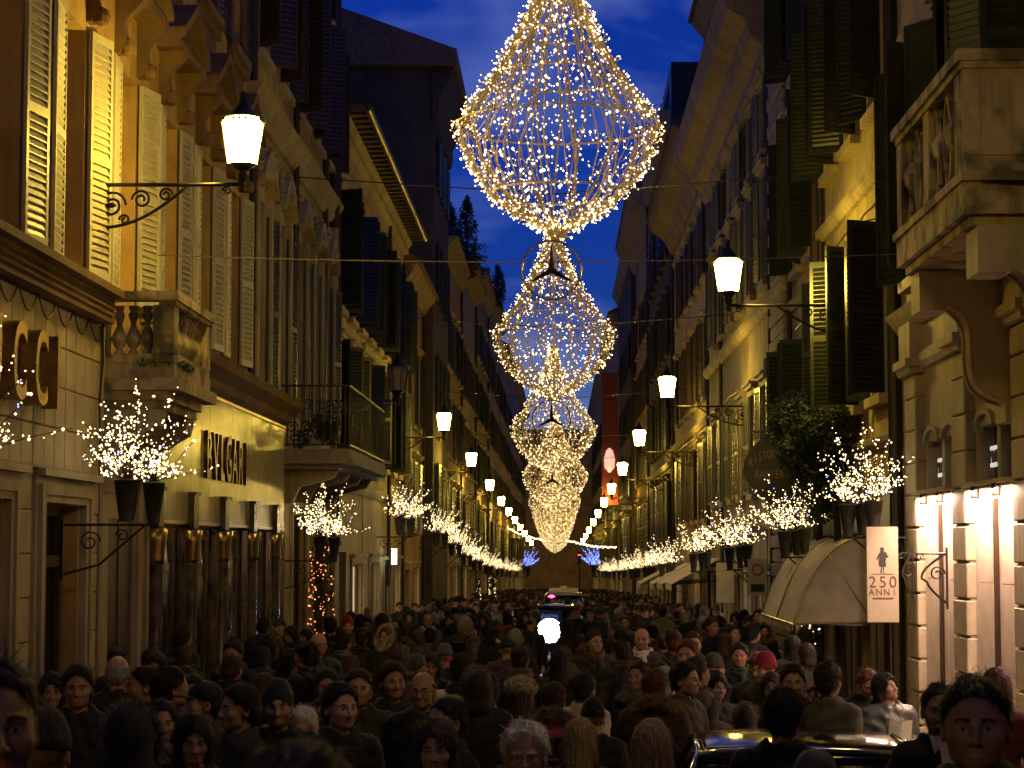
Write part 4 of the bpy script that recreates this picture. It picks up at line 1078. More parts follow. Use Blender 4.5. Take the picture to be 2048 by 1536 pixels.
# ================================================================ street lanterns
M['lamp_glass'] = mat_emit('sodium_lantern_glass', (1.0, .665, .085), 175.0)
M['lamp_off'] = mat_plain('opal_glass_unlit', (.30, .27, .22), .3)
def lantern_meshes(p):
    br = MB()
    br.tube([(-p, 0, 0), (.02, 0, 0)], .022, 8)
    br.box(-p, -p + .03, -.05, .05, -.62, .12)
    pts = [(-p + .03 + (p * .62) * t, 0, -.46 + .46 * t ** 1.8 - .03 * math.sin(PI * t)) for t in [i / 14 for i in range(15)]]
    br.tube(pts, .018, 6)
    for (cx, cz, r, tn, fl) in ((-p + .2, -.22, .155, 1.6, 1), (-p + .52, -.16, .105, 1.6, -1), (-p + .78, -.11, .075, 1.5, 1), (-p + .34, -.38, .06, 1.3, -1)):
        br.tube(scroll(cx, cz, r, tn, 0, fl, 26), .014, 6)
    br.lathe([(.01, -.03), (.05, -.01), (.05, .01), (.01, .03)], (-p + .2, 0, -.22), 10)
    br.tube(scroll(-.16, -.07, .05, 1.3, 0, -1), .010, 5)
    base = MB(); base.lathe([(.03, -.09), (.045, -.05), (.03, 0), (.05, .04), (.07, .08), (.05, .12), (.09, .17), (.165, .215)], n=12)
    glass = MB(); glass.lathe([(.158, .217), (.225, .66), (.185, .715)], n=8, phase=PI / 8)
    ribs = MB()
    for i in range(8):
        a = 2 * PI * i / 8 + PI / 8
        ribs.tube([(.163 * math.cos(a), .163 * math.sin(a), .215), (.231 * math.cos(a), .231 * math.sin(a), .665)], .007, 4)
        a2 = 2 * PI * i / 8
        for k in range(3):
            a3 = a2 + (k - 1) * .26; ribs.add([(.235 * math.cos(a3 - .1), .235 * math.sin(a3 - .1), .665), (.235 * math.cos(a3 + .1), .235 * math.sin(a3 + .1), .665), (.245 * math.cos(a3), .245 * math.sin(a3), .715)], [(0, 1, 2)])
    cap = MB(); cap.lathe([(.19, .716), (.195, .728), (.18, .74), (.11, .80), (.075, .84), (.082, .86), (.05, .89), (.04, .93), (.03, .95), (.038, .975), (.01, 1.02)], n=16)
    return [('bracket', br.mesh('bracket', True), 'iron'), ('lamp_base', base.mesh('lamp_base', True), 'iron'), ('glass', glass.mesh('glass'), 'lamp_glass'),
            ('ribs', ribs.mesh('ribs'), 'iron'), ('cap', cap.mesh('cap', True), 'iron')]
LM = {1: lantern_meshes(1.6), -1: lantern_meshes(2.0)}
LMoff = None
def street_lantern(label, sg, y, z, lit=True, x=None):
    X = x if x is not None else (XL + 1.6 if sg > 0 else XR - 2.0)
    t = thing('street_lantern', label, 'street lamp', (X, y, z), 0 if sg > 0 else PI, 'wall-mounted street lanterns')
    for nm, me, mt in LM[sg]:
        m = M[mt]
        if nm == 'glass' and not lit: me = me.copy(); me.materials.clear(); m = M['lamp_off']
        place(nm, me, m, t, loc=(0, 0, 0))
    return t
HL = 6.55          # arm height above the paving
ordw = ['first', 'second', 'third', 'fourth', 'fifth', 'sixth', 'seventh', 'eighth', 'ninth', 'tenth', 'eleventh', 'twelfth', 'thirteenth']
llab = ['largest lit lantern, on a scrolled bracket above the stone balcony', 'unlit lantern with dark cap at the end of the iron balcony']
for i, y in enumerate([22.2, 43.9, 61.6, 80.7, 102, 122, 140, 159, 180, 203, 226, 250]):
    lb = llab[i] if i < 2 else '%s lit lantern down the street on the jeweller side' % ordw[i - 1]
    street_lantern(lb, 1, y, gz(y) + HL - (.45 if i == 1 else 0), lit=(i != 1))
street_lantern('unseen lantern added overhead to light the balcony and near crowd', -1, 9.5, gz(9.5) + HL - .2)  # out of view, added to throw warm light on balcony and near crowd
street_lantern('unseen lantern added behind the camera to warm the faces', 1, -6.5, HL - .3, x=-4.9)  # added behind the camera as warm front light for the faces
for i, y in enumerate([32.2, 50.8, 68.7, 87.4, 106, 124, 144, 165, 190, 214, 238]):
    lb = 'lit lantern on a scrolled bracket beside the near black shutters' if i == 0 else '%s lit lantern down the street on the cafe side' % ordw[i]
    street_lantern(lb, -1, y, gz(y) + HL)

# ================================================================ hanging light sculptures
M['bulb'] = mat_emit('warm_led', (1.0, .73, .34), 5.5)
M['bulb_blue'] = mat_emit('cool_led', (.16, .26, 1.0), 6.0)
M['bulb_red'] = mat_emit('amber_led', (1.0, .26, .10), 4.0)
M['wire_l'] = mat_plain('gold_light_cable', (.68, .54, .28), .4)
PROF = [(.05, 2.15), (.09, 1.9), (.14, 1.7), (.27, 1.34), (.44, 1.0), (.67, .59), (.89, .28), (1.10, 0.0), (1.05, -.22), (.95, -.45), (.75, -.73), (.50, -.95), (.30, -1.06), (.13, -1.14), (.06, -1.24)]
def prof_at(u):
    k = u * (len(PROF) - 1); i = min(int(k), len(PROF) - 2); t = k - i
    return (PROF[i][0] * (1 - t) + PROF[i+1][0] * t, PROF[i][1] * (1 - t) + PROF[i+1][1] * t)
UA = []
for _i in range(200):
    _a, _b = prof_at(_i / 200), prof_at((_i + 1) / 200)
    UA += [(_i + .5) / 200] * max(1, int(round(400 * math.hypot(_a[0] - _b[0], _a[1] - _b[1]) * (.35 + _a[0]))))
def chandelier_meshes(nm, nb, seed):
    rg = random.Random(seed); strings = MB(); bulbs = MB(); fr = MB()
    for k in range(nm):
        a0 = 2 * PI * k / nm + rg.uniform(-.06, .06); pts = []
        ph = rg.uniform(0, 6)
        for i in range(36):
            u = i / 35; r, z = prof_at(u); a = a0 + .05 * math.sin(9 * u + ph) / max(.3, r)
            rr = r * (1 - .05 * rg.random()); pts.append((rr * math.cos(a), rr * math.sin(a), z))
        strings.tube(pts, .0085, 4, cap=False)
        if k % 2 == 0: strings.tube([(p[0] * .97 + rg.uniform(-.01, .01), p[1] * .97 + rg.uniform(-.01, .01), p[2]) for p in pts], .005, 3, cap=False)
    for (z, r) in ((0, 1.1), (.52, .71), (1.0, .44), (1.42, .24), (-.75, .735)):
        fr.tube([(r * math.cos(2*PI*i/40), r * math.sin(2*PI*i/40), z) for i in range(40)], .012, 5, True)
    for k in range(8):
        a = 2 * PI * k / 8; fr.tube([(r * math.cos(a), r * math.sin(a), z) for r, z in PROF], .009, 5)
    fr.tube([(0, 0, 2.1), (0, 0, 2.6)], .012, 5)
    for _ in range(nb):
        u = rg.choice(UA) + rg.uniform(-.01, .01); u = min(.995, max(.01, u))
        if rg.random() < .22: u = rg.choice([rg.uniform(.66, .92), rg.uniform(.02, .3)])
        k = rg.randrange(nm); a = 2 * PI * k / nm + rg.uniform(-.09, .09); r, z = prof_at(u)
        out = rg.uniform(.0, .085); tz = rg.uniform(-.05, .06); p0 = (r * math.cos(a), r * math.sin(a), z)
        p1 = ((r + out) * math.cos(a), (r + out) * math.sin(a), z + tz)
        strings.tube([p0, p1], .0055, 3, cap=False)
        bulbs.mi = 1 if rg.random() < .015 else 0
        bulbs.octa(p1, rg.choice([.006, .007, .008, .010, .012, .018]))
    return fr.mesh('frame'), strings.mesh('strings'), bulbs.mesh('bulbs')
CH = [chandelier_meshes(34, 2500, 3), chandelier_meshes(30, 1700, 4)]
chl = ['huge pear shaped light sculpture whose top leaves the picture', 'second light sculpture, behind the large star ring', 'third light sculpture down the street axis', 'fourth light sculpture down the street axis'] + \
      ['%s light sculpture in the far column of lights' % w_ for w_ in ('fifth', 'sixth', 'seventh', 'eighth', 'ninth', 'tenth')]
CHY = [(22.5, 1115, 250), (38.5, 1107, 668), (55, 1106, 853), (73, 1110, 948), (91, 1109, 1000), (107, 1109, 1026), (124, 1109, 1045), (141, 1109, 1058), (158, 1109, 1068), (176, 1110, 1076)]
for i, (y, px, py) in enumerate(CHY):
    x, _, z = onY(px, py, y)
    t = thing('light_sculpture', chl[i], 'light decoration', (x, y, z), R.uniform(0, 1) , 'light sculptures hung along the street axis')
    f, s_, b_ = CH[0 if i == 0 else 1]
    place('frame', f, M['wire_l'], t, loc=(0, 0, 0)); place('strings', s_, M['wire_l'], t, loc=(0, 0, 0), kind='stuff')
    place('bulbs', b_, [M['bulb'], M['bulb_blue']], t, loc=(0, 0, 0), kind='stuff')
    # span wire the sculpture hangs from
    q = MB(); zz = z + 2.6
    q.tube([(XL, y, zz + .35), (x, y, zz), (XR, y, zz + .35)], .012, 5)
    tag(q.build('span_wire', M['iron']), 'thin wire across the street holding the %s' % (['huge top light sculpture', 'second light sculpture', 'third light sculpture', 'fourth light sculpture'][i] if i < 4 else '%s light sculpture of the far column' % ordw[i]), 'wire', 'span wires')
# straight cable crossing below the first sculpture
a = onX(250, 458, XL); q = MB(); z0 = a[2]; pts = []
for i in range(13):
    t = i / 12; pts.append((XL + (XR - XL) * t, 24.9, 5.80 - .10 * math.sin(PI * t)))
q.tube(pts, .008, 5); tag(q.build('cable', mat_plain('weathered_cable', (.12, .10, .07), .7)), 'pale cable stretched straight across the street below the huge sculpture', 'cable')
# star-in-ring emblems
def emblem(label, y, px, py, r):
    x, _, z = onY(px, py, y); t = thing('star_emblem', label, 'emblem', (x, y, z), group='star ring emblems')
    q = MB(); q.tube([(r * math.cos(2*PI*i/40), 0, r * math.sin(2*PI*i/40)) for i in range(40)], r * .035, 6, True); place('ring', q.mesh('ring', True), M['brass'], t, loc=(0, 0, 0))
    q = MB()
    for k in range(3):
        a = PI/2 + k * 2 * PI/3; d = (math.cos(a), math.sin(a)); n = (-d[1], d[0]); w_ = r * .115
        q.add([(d[0]*r*.96, 0, d[1]*r*.96), (n[0]*w_*1.0 - d[0]*w_*.58, 0, n[1]*w_ - d[1]*w_*.58), (0, -r*.10, 0), (-n[0]*w_ - d[0]*w_*.58, 0, -n[1]*w_ - d[1]*w_*.58), (0, r*.10, 0)],
              [(0, 1, 2), (0, 2, 3), (0, 4, 1), (0, 3, 4)])
    place('star', q.mesh('star'), M['bronze'], t, loc=(0, 0, 0))
    q = MB(); q.tube([(0, 0, r), (0, 0, r + .5)], .006, 4); place('hanger', q.mesh('hanger'), M['iron'], t, loc=(0, 0, 0))
emblem('large three-pointed star in a ring hanging below the huge sculpture', 30.0, 1103, 540, .425)
emblem('smaller three-pointed star in a ring inside the third sculpture', 47.0, 1103, 838, .425)
emblem('tiny three-pointed star in a ring among the far lights', 64.0, 1104, 960, .425)

# ================================================================ bouquets of lights in steel cones on wall brackets
def spray_meshes(seed, nt, fan):
    rg = random.Random(seed); tw = MB(); bu = MB(); pots = []
    heads = [(-.05, -.22, 0), (.18, .06, -.02), (-.12, .30, .02)]
    for (hx, hy, hz) in heads:
        p = MB(); p.lathe([(.055, -.42), (.06, -.41), (.115, -.02), (.122, -.02), (.122, 0), (.10, 0)], (hx, hy, hz), 14); pots.append(p.mesh('pot', True))
        for _ in range(nt):
            el = math.radians(rg.choice([rg.uniform(8, 40), rg.uniform(25, 85)])); az = rg.uniform(0, 2 * PI); L = rg.uniform(.3, .62) + (fan * rg.random() if el > .6 else .12 * rg.random())
            d = Vector((math.cos(el) * math.cos(az) * .9 + .12, math.cos(el) * math.sin(az), math.sin(el)))
            pts = [Vector((hx, hy, hz)) + d * (L * t) + Vector((rg.gauss(0, .02), rg.gauss(0, .02), .05 * t * t)) for t in (0, .35, .7, 1)]
            tw.tube(pts, [.006, .005, .004, .003], 3, cap=False)
            for _b in range(11):
                t = rg.uniform(.22, 1) ** .8; k = min(2, int(t * 3)); q_ = pts[k].lerp(pts[k+1], min(1, t * 3 - k)) + Vector((rg.gauss(0, .02), rg.gauss(0, .02), rg.gauss(0, .02)))
                bu.mi = 1 if rg.random() < .05 else 0
                bu.octa(q_, rg.choice([.005, .007, .008, .010, .013]))
    br = MB(); br.tube([(-.72, 0, -.45), (.25, 0, -.45)], .014, 6); br.tube([(-.72, 0, -.95), (-.35, 0, -.85), (.1, 0, -.46)], .012, 6); br.tube(scroll(-.45, -.62, .11, 1.4, 0), .009, 5); br.tube(scroll(-.12, -.56, .07, 1.3, 0, -1), .008, 5)
    br.box(-.74, -.71, -.04, .04, -1.0, -.4); br.tube([(-.05, -.25, -.45), (-.12, .33, -.45)], .012, 5)
    return pots, tw.mesh('twigs'), bu.mesh('bulbs'), br.mesh('bracket')
M['pot'] = mat_plain('dull_zinc', (.10, .095, .085), .5, .6, noise=.3, scale=9)
SP = [spray_meshes(11, 24, .45), spray_meshes(12, 20, .40), spray_meshes(13, 16, .35)]
splab = {}
def spray(label, sg, px, pyb, v, sc=1.0, blue=False):
    X = XL + .72 if sg > 0 else XR - .72
    p = onX(px, pyb, X)
    t = thing('light_bouquet', label, 'light decoration', p, 0 if sg > 0 else PI, 'bouquets of lights on the walls')
    pots, tw, bu, br = SP[v]
    for pm in pots: place('pot', pm, M['pot'], t, loc=(0, 0, 0))
    place('twigs', tw, M['bark'], t, loc=(0, 0, 0), kind='stuff'); place('bracket', br, M['iron'], t, loc=(0, 0, 0))
    if blue: bu = bu.copy(); bu.materials.clear(); place('bulbs', bu, [M['bulb_blue'], M['bulb']], t, loc=(0, 0, 0), kind='stuff')
    else: place('bulbs', bu, [M['bulb'], M['bulb_blue']], t, loc=(0, 0, 0), kind='stuff')
    if sc != 1: t.scale = (sc, sc, sc)
for i, (px, py, v) in enumerate([(-120, 900, 0), (270, 960, 0), (648, 1072, 0), (806, 1036, 1), (878, 1066, 1), (908, 1088, 2), (930, 1110, 1), (952, 1122, 2), (975, 1132, 1), (998, 1138, 2), (1015, 1141, 1), (1030, 1143, 2)]):
    lb = ['light bouquet cut by the picture edge beside the large gilded letters', 'large light bouquet in steel cones under the stone balcony', 'light bouquet under the iron balcony, above the red lit garland'][i] if i < 3 else '%s light bouquet along the jeweller side wall' % ordw[i - 1]
    spray(lb, 1, px, py, v, 1.0 if i < 3 else 1.15)
for i, (px, py, v) in enumerate([(1722, 1005, 0), (1590, 1060, 1), (1478, 1092, 1), (1402, 1106, 2), (1335, 1128, 1), (1300, 1134, 2), (1270, 1138, 1), (1245, 1142, 2), (1225, 1143, 1), (1210, 1143, 2)]):
    lb = 'large light bouquet in steel cones beside the rusticated pilaster' if i == 0 else '%s light bouquet along the cafe side wall' % ordw[i]
    spray(lb, -1, px, py, v, 1.0 if i < 2 else 1.15)
spray('blue light bouquet at the far end of the jeweller side', 1, 1048, 1132, 1, 2.6, True)
spray('blue light bouquet at the far end of the cafe side', -1, 1196, 1130, 1, 2.6, True)

# garlands of small lamps on shrubs by the doors
def lit_garland(name, label, px0, py0, px1, py1, Y, mat, n, seed):
    x0, _, z1 = onY(px0, py0, Y); x1, _, z0 = onY(px1, py1, Y); xc = (x0 + x1) / 2; h = z1 - z0; r = (x1 - x0) / 2
    z0 = max(z0, gz(Y))
    t = thing(name, label, 'light decoration', (xc, Y, gz(Y))); rg = random.Random(seed)
    q = MB(); q.tube([(xc, Y, gz(Y)), (xc, Y, z1)], [.06, .015], 6); q.lathe([(.16, 0), (.22, .4), (.24, .42)], (xc, Y, gz(Y)), 12); q.build('stem', M['bark'], t)
    q = MB()
    for i in range(60):
        u = rg.random(); rr = r * (1 - .35 * u); a = rg.uniform(0, 2 * PI); leaf_clump(q, (xc + rr * .7 * math.cos(a), Y + rr * .7 * math.sin(a), gz(Y) + .5 + (z1 - gz(Y) - .5) * u), (r * .3, r * .3, .12), 18, .04, rg)
    q.build('foliage', M['leaf_dk'], t); q = MB()
    for i in range(n):
        u = rg.random(); rr = r * (1 - .25 * u); a = rg.uniform(PI, 2 * PI) if rg.random() < .75 else rg.uniform(0, PI)
        q.octa((xc + rr * math.cos(a), Y + rr * math.sin(a) * .8, gz(Y) + .45 + (z1 - gz(Y) - .45) * u), rg.choice([.009, .012, .016]))
    q.build('bulbs', M[mat], t, kind='stuff')
lit_garland('lit_shrub', 'dark shrub wound with amber red lights by the palazzo door', 614, 1092, 672, 1290, 40.5, 'bulb_red', 150, 5)
lit_garland('lit_shrub', 'dark shrub with white lights under the cream awning', 1598, 1098, 1650, 1345, 35.8, 'bulb', 110, 6)
lit_garland('lit_shrub', 'distant shrub wound with white lights on the jeweller side', 976, 1145, 994, 1195, 95, 'bulb', 60, 8)
lit_garland('lit_shrub', 'thin distant shrub with white lights beside the other one', 952, 1160, 962, 1200, 88, 'bulb', 36, 9)
# two lines of small lamps slung across the far street
for k, (pa, pb, y) in enumerate((((1016, 1056), (1095, 1082), 150), ((1133, 1080), (1232, 1095), 140))):
    a, b_ = onY(*pa, y), onY(*pb, y); q = MB(); t = thing('light_string', ['sagging string of lamps across the far street, jeweller side half', 'sagging string of lamps across the far street, cafe side half'][k], 'light string', a)
    n = 46; pts = [(a[0] + (b_[0]-a[0])*i/n, y, a[2] + (b_[2]-a[2])*i/n - .15 * math.sin(PI*i/n)) for i in range(n + 1)]
    q.tube(pts, .01, 4); q.build('cable', M['wire_l'], t); q = MB(); [q.octa((p[0], p[1], p[2] + R.uniform(-.06, .06)), .05) for p in pts]; q.build('bulbs', M['bulb'], t, kind='stuff')
# lit tube sign and traffic light in the distance
q = MB(); p = onX(788, 1113, XL + .35); q.box(p[0] - .07, p[0] + .07, p[1], p[1] + .12, p[2] - .22, p[2] + .22); tag(q.build('lit_shop_tube', mat_emit('cool_tube', (1, .95, .8), 6)), 'short bright vertical tube light over a far shop on the jeweller side', 'light')
tl = thing('traffic_light', 'far traffic light showing red on the cafe side', 'traffic light', onY(1160, 1160, 190)); x, y, z = onY(1159, 1110, 190)
q = MB(); q.box(x - .16, x + .16, y, y + .2, z - .8, z + .3); q.tube([(x, y + .1, z - .8), (x, y + .1, gz(190))], .06, 6); q.build('housing', M['iron'], tl)
q = MB(); q.lathe([(.14, -.03), (.14, .03)], (x, y - .02, z), 10); q.build('red_lamp', mat_emit('red_signal', (1, .05, .08), 9), tl)
# ================================================================ people
f32 = np.float32
def snets(Fv, xs, ys, zs):
    """naive surface nets on a rectilinear grid -> vertices, quads"""
    Sg = Fv < 0
    A = np.zeros(tuple(n - 1 for n in Fv.shape), np.int8)
    for dx in (0, 1):
        for dy in (0, 1):
            for dz in (0, 1):
                A += Sg[dx:Fv.shape[0]-1+dx, dy:Fv.shape[1]-1+dy, dz:Fv.shape[2]-1+dz]
    I, J, K = np.nonzero((A > 0) & (A < 8))
    acc = np.zeros((len(I), 3)); cnt = np.zeros(len(I))
    G = (np.asarray(xs), np.asarray(ys), np.asarray(zs))
    for ax in range(3):
        for u in (0, 1):
            for v in (0, 1):
                a = [I, J, K]; o = [i for i in range(3) if i != ax]
                a[o[0]] = a[o[0]] + u; a[o[1]] = a[o[1]] + v
                b = list(a); b[ax] = b[ax] + 1
                fa = Fv[a[0], a[1], a[2]]; fb = Fv[b[0], b[1], b[2]]
                m = (fa < 0) != (fb < 0)
                t = np.where(m, fa / np.where(m, fa - fb, 1), 0)
                for c in range(3):
                    pa = G[c][a[c]]; pb = G[c][b[c]]
                    acc[:, c] += np.where(m, pa + (pb - pa) * t, 0)
                cnt += m
    V = acc / cnt[:, None]
    idx = -np.ones(A.shape, np.int64); idx[I, J, K] = np.arange(len(I))
    quads = []
    for ax in range(3):
        o1, o2 = [(1, 2), (2, 0), (0, 1)][ax]
        sl0 = [slice(None)] * 3; sl1 = [slice(None)] * 3
        sl0[ax] = slice(0, -1); sl1[ax] = slice(1, None)
        s0 = Sg[tuple(sl0)]; s1 = Sg[tuple(sl1)]
        c = np.nonzero(s0 != s1); c = [np.array(q) for q in c]
        ok = (c[o1] > 0) & (c[o2] > 0) & (c[o1] < A.shape[o1]) & (c[o2] < A.shape[o2])
        c = [q[ok] for q in c]; fl = s0[tuple(c)]
        def g(d1, d2):
            e = list(c); e[o1] = e[o1] + d1; e[o2] = e[o2] + d2; return idx[tuple(e)]
        q = np.stack([g(-1, -1), g(0, -1), g(0, 0), g(-1, 0)], 1)
        q[~fl] = q[~fl][:, ::-1]; quads.append(q)
    Q = np.concatenate(quads); Q = Q[(Q >= 0).all(1)]
    return V, Q

def axis_pts(lo, hi, coarse, fine):
    """grid coordinates: coarse step, finer inside the given intervals [(a, b, step)]"""
    p = [lo]
    while p[-1] < hi:
        st = coarse
        for a, b, s in fine:
            if a - coarse <= p[-1] <= b: st = min(st, s if p[-1] >= a else max(s, a - p[-1]))
        p.append(p[-1] + max(st, .002))
    return np.array(p, f32)

def sm(a, b, k):
    h = np.clip(.5 + .5 * (b - a) / k, 0, 1); return b + (a - b) * h - k * h * (1 - h)
def smx(a, b, k): return -sm(-a, -b, k)
def ell(P, c, r):
    x, y, z = (P[0] - c[0]) / r[0], (P[1] - c[1]) / r[1], (P[2] - c[2]) / r[2]
    k = np.sqrt(x * x + y * y + z * z)
    return (k - 1) * min(r) * (.55 + .45 * (sum(r) / 3) / min(r) if False else 1.0)
def rc(P, a, b, ra, rb):
    """tapered capsule"""
    d = [b[i] - a[i] for i in range(3)]; L2 = sum(q * q for q in d) + 1e-9
    t = np.clip(((P[0] - a[0]) * d[0] + (P[1] - a[1]) * d[1] + (P[2] - a[2]) * d[2]) / L2, 0, 1)
    return np.sqrt((P[0] - a[0] - d[0] * t) ** 2 + (P[1] - a[1] - d[1] * t) ** 2 + (P[2] - a[2] - d[2] * t) ** 2) - (ra + (rb - ra) * t)

NECK = (0.0, .02, 1.46)
def head_frame(P, yaw, pitch):
    """world -> head coordinates (head turns by yaw, nods down by pitch, about the neck)"""
    x, y, z = P[0] - NECK[0], P[1] - NECK[1], P[2] - NECK[2]
    c, s = math.cos(-yaw), math.sin(-yaw); x, y = c * x - s * y, s * x + c * y
    c, s = math.cos(-pitch), math.sin(-pitch); y, z = c * y - s * z, s * y + c * z
    return (x + NECK[0], y + NECK[1], z + NECK[2])
def head_unframe(V, yaw, pitch):
    x, y, z = V[:, 0] - NECK[0], V[:, 1] - NECK[1], V[:, 2] - NECK[2]
    c, s = math.cos(pitch), math.sin(pitch); y, z = c * y - s * z, s * y + c * z
    c, s = math.cos(yaw), math.sin(yaw); x, y = c * x - s * y, s * x + c * y
    return np.stack([x + NECK[0], y + NECK[1], z + NECK[2]], 1)

def head_sdf(P, o):
    w = o.get('w', 1.0); jw = o.get('jaw', 1.0); nl = o.get('nose', 1.0); fem = o.get('fem', 0)
    d = ell(P, (0, .018, 1.632), (.076 * w, .097, .089))
    d = sm(d, ell(P, (0, -.030, 1.568), (.058 * w * jw, .066, .080)), .045)
    d = sm(d, ell(P, (0, -.070, 1.508), (.024 * jw, .020, .018)), .03)
    for s in (-1, 1):
        d = sm(d, ell(P, (s * .043 * w, -.058, 1.572), (.020, .020, .018)), .03)           # cheekbone
        d = sm(d, ell(P, (s * .042 * jw * w, -.014, 1.527), (.015, .028, .020)), .03)       # jaw angle
        d = sm(d, rc(P, (s * .012, -.088, 1.613), (s * .046 * w, -.070, 1.616), .009 - .002 * fem, .007), .014)
    for s in (-1, 1):
        d = smx(d, -ell(P, (s * .031 * w, -.103, 1.597), (.019, .020, .0125)), .014)        # socket
    d = sm(d, rc(P, (0, -.090, 1.606), (0, -.090 - .024 * nl, 1.566), .0075, .0115), .011)
    for s in (-1, 1): d = sm(d, ell(P, (s * .0125, -.096, 1.561), (.0085, .011, .0085)), .007)
    for s in (-1, 1): d = np.minimum(d, ell(P, (s * .031 * w, -.0755, 1.597), (.0135, .0125, .0115)))  # eyeball
    for s in (-1, 1): d = sm(d, rc(P, (s * .018, -.083, 1.6065), (s * .043 * w, -.074, 1.604), .0048, .004), .004)     # upper lid
    d = smx(d, -rc(P, (-.022, -.098, 1.534), (.022, -.098, 1.534), .0035, .0035), .005)     # mouth line
    d = sm(d, rc(P, (-.014, -.091, 1.5405), (.014, -.091, 1.5405), .0055, .0055), .006)
    d = sm(d, rc(P, (-.012, -.090, 1.527), (.012, -.090, 1.527), .0068, .0068), .006)
    for s in (-1, 1):
        e = ell(P, (s * .081 * w, .014, 1.586), (.012, .021, .033)); e = smx(e, -ell(P, (s * .089 * w, .008, 1.590), (.008, .011, .018)), .006)
        d = sm(d, e, .010)
    return d

POSES = {
 'stand': dict(arm=[((.185, .02, 1.375), (.225, .04, 1.10), (.235, -.03, .86)), ((-.185, .02, 1.375), (-.225, .04, 1.10), (-.235, -.03, .86))], leg=[((.09, .02, .92), (.10, .0, .50), (.10, .03, .09)), ((-.09, .02, .92), (-.10, .0, .50), (-.10, .03, .09))]),
 'walk': dict(arm=[((.185, .02, 1.375), (.225, -.06, 1.11), (.215, -.20, .92)), ((-.185, .02, 1.375), (-.225, .13, 1.12), (-.225, .13, .87))], leg=[((.09, .02, .92), (.09, .06, .50), (.09, .26, .13)), ((-.09, .02, .92), (-.09, -.13, .51), (-.09, -.14, .09))]),
 'pocket': dict(arm=[((.185, .02, 1.375), (.255, .08, 1.12), (.19, -.06, .93)), ((-.185, .02, 1.375), (-.255, .08, 1.12), (-.19, -.06, .93))], leg=[((.09, .02, .92), (.11, -.02, .50), (.12, .03, .09)), ((-.09, .02, .92), (-.10, .0, .50), (-.10, .05, .09))]),
 'phone': dict(arm=[((.185, .02, 1.375), (.24, -.12, 1.17), (.09, -.29, 1.40)), ((-.185, .02, 1.375), (-.24, -.12, 1.17), (-.07, -.29, 1.40))], leg=[((.09, .02, .92), (.10, .0, .50), (.10, .03, .09)), ((-.09, .02, .92), (-.10, .0, .50), (-.10, .03, .09))]),
 'call': dict(arm=[((.185, .02, 1.375), (.27, -.05, 1.19), (.13, -.10, 1.46)), ((-.185, .02, 1.375), (-.225, .04, 1.10), (-.20, -.08, .88))], leg=[((.09, .02, .92), (.10, .0, .50), (.10, .03, .09)), ((-.09, .02, .92), (-.10, .0, .50), (-.10, .03, .09))]),
 'hold': dict(arm=[((.185, .02, 1.375), (.25, .04, 1.12), (.05, -.22, 1.08)), ((-.185, .02, 1.375), (-.25, .04, 1.12), (-.05, -.22, 1.06))], leg=[((.09, .02, .92), (.10, .0, .50), (.10, .03, .09)), ((-.09, .02, .92), (-.10, .0, .50), (-.10, .03, .09))]),
}
def hand_prims(el, wr):
    """palm and five bent fingers continuing the forearm"""
    e, w = Vector(el), Vector(wr); d = (w - e).normalized(); side = d.cross(Vector((0, 1, 0)))
    side = side.normalized() if side.length > .2 else Vector((1, 0, 0)); nrm = side.cross(d).normalized()
    if nrm.y > 0: nrm = -nrm
    inn = 1 if w.x < 0 else -1
    if side.x * inn < 0: side = -side
    out = [('c', tuple(w), tuple(w + d * .075), .026, .030)]
    for k, L in enumerate((.072, .080, .075, .060)):
        b0 = w + d * .085 + side * (.028 - .0185 * k); b1 = b0 + d * L * .55 + nrm * .012; b2 = b1 + d * L * .3 + nrm * .034
        out += [('c', tuple(b0), tuple(b1), .0095, .0088), ('c', tuple(b1), tuple(b2), .0088, .0075)]
    t0 = w + d * .03 + side * .026; t1 = t0 + d * .035 + side * .026 + nrm * .012; t2 = t1 + d * .03 + side * .004 + nrm * .016
    return out + [('c', tuple(t0), tuple(t1), .0125, .0105), ('c', tuple(t1), tuple(t2), .0105, .0085)]

def make_mesh(name, V, Q, mi=None):
    me = bpy.data.meshes.new(name); me.vertices.add(len(V)); me.vertices.foreach_set('co', np.asarray(V, f32).ravel())
    me.loops.add(len(Q) * 4); me.loops.foreach_set('vertex_index', Q.astype(np.int32).ravel())
    me.polygons.add(len(Q)); me.polygons.foreach_set('loop_start', np.arange(0, len(Q) * 4, 4, dtype=np.int32))
    if mi is not None: me.polygons.foreach_set('material_index', mi.astype(np.int32))
    me.polygons.foreach_set('use_smooth', np.ones(len(Q), bool)); me.update(calc_edges=True); return me

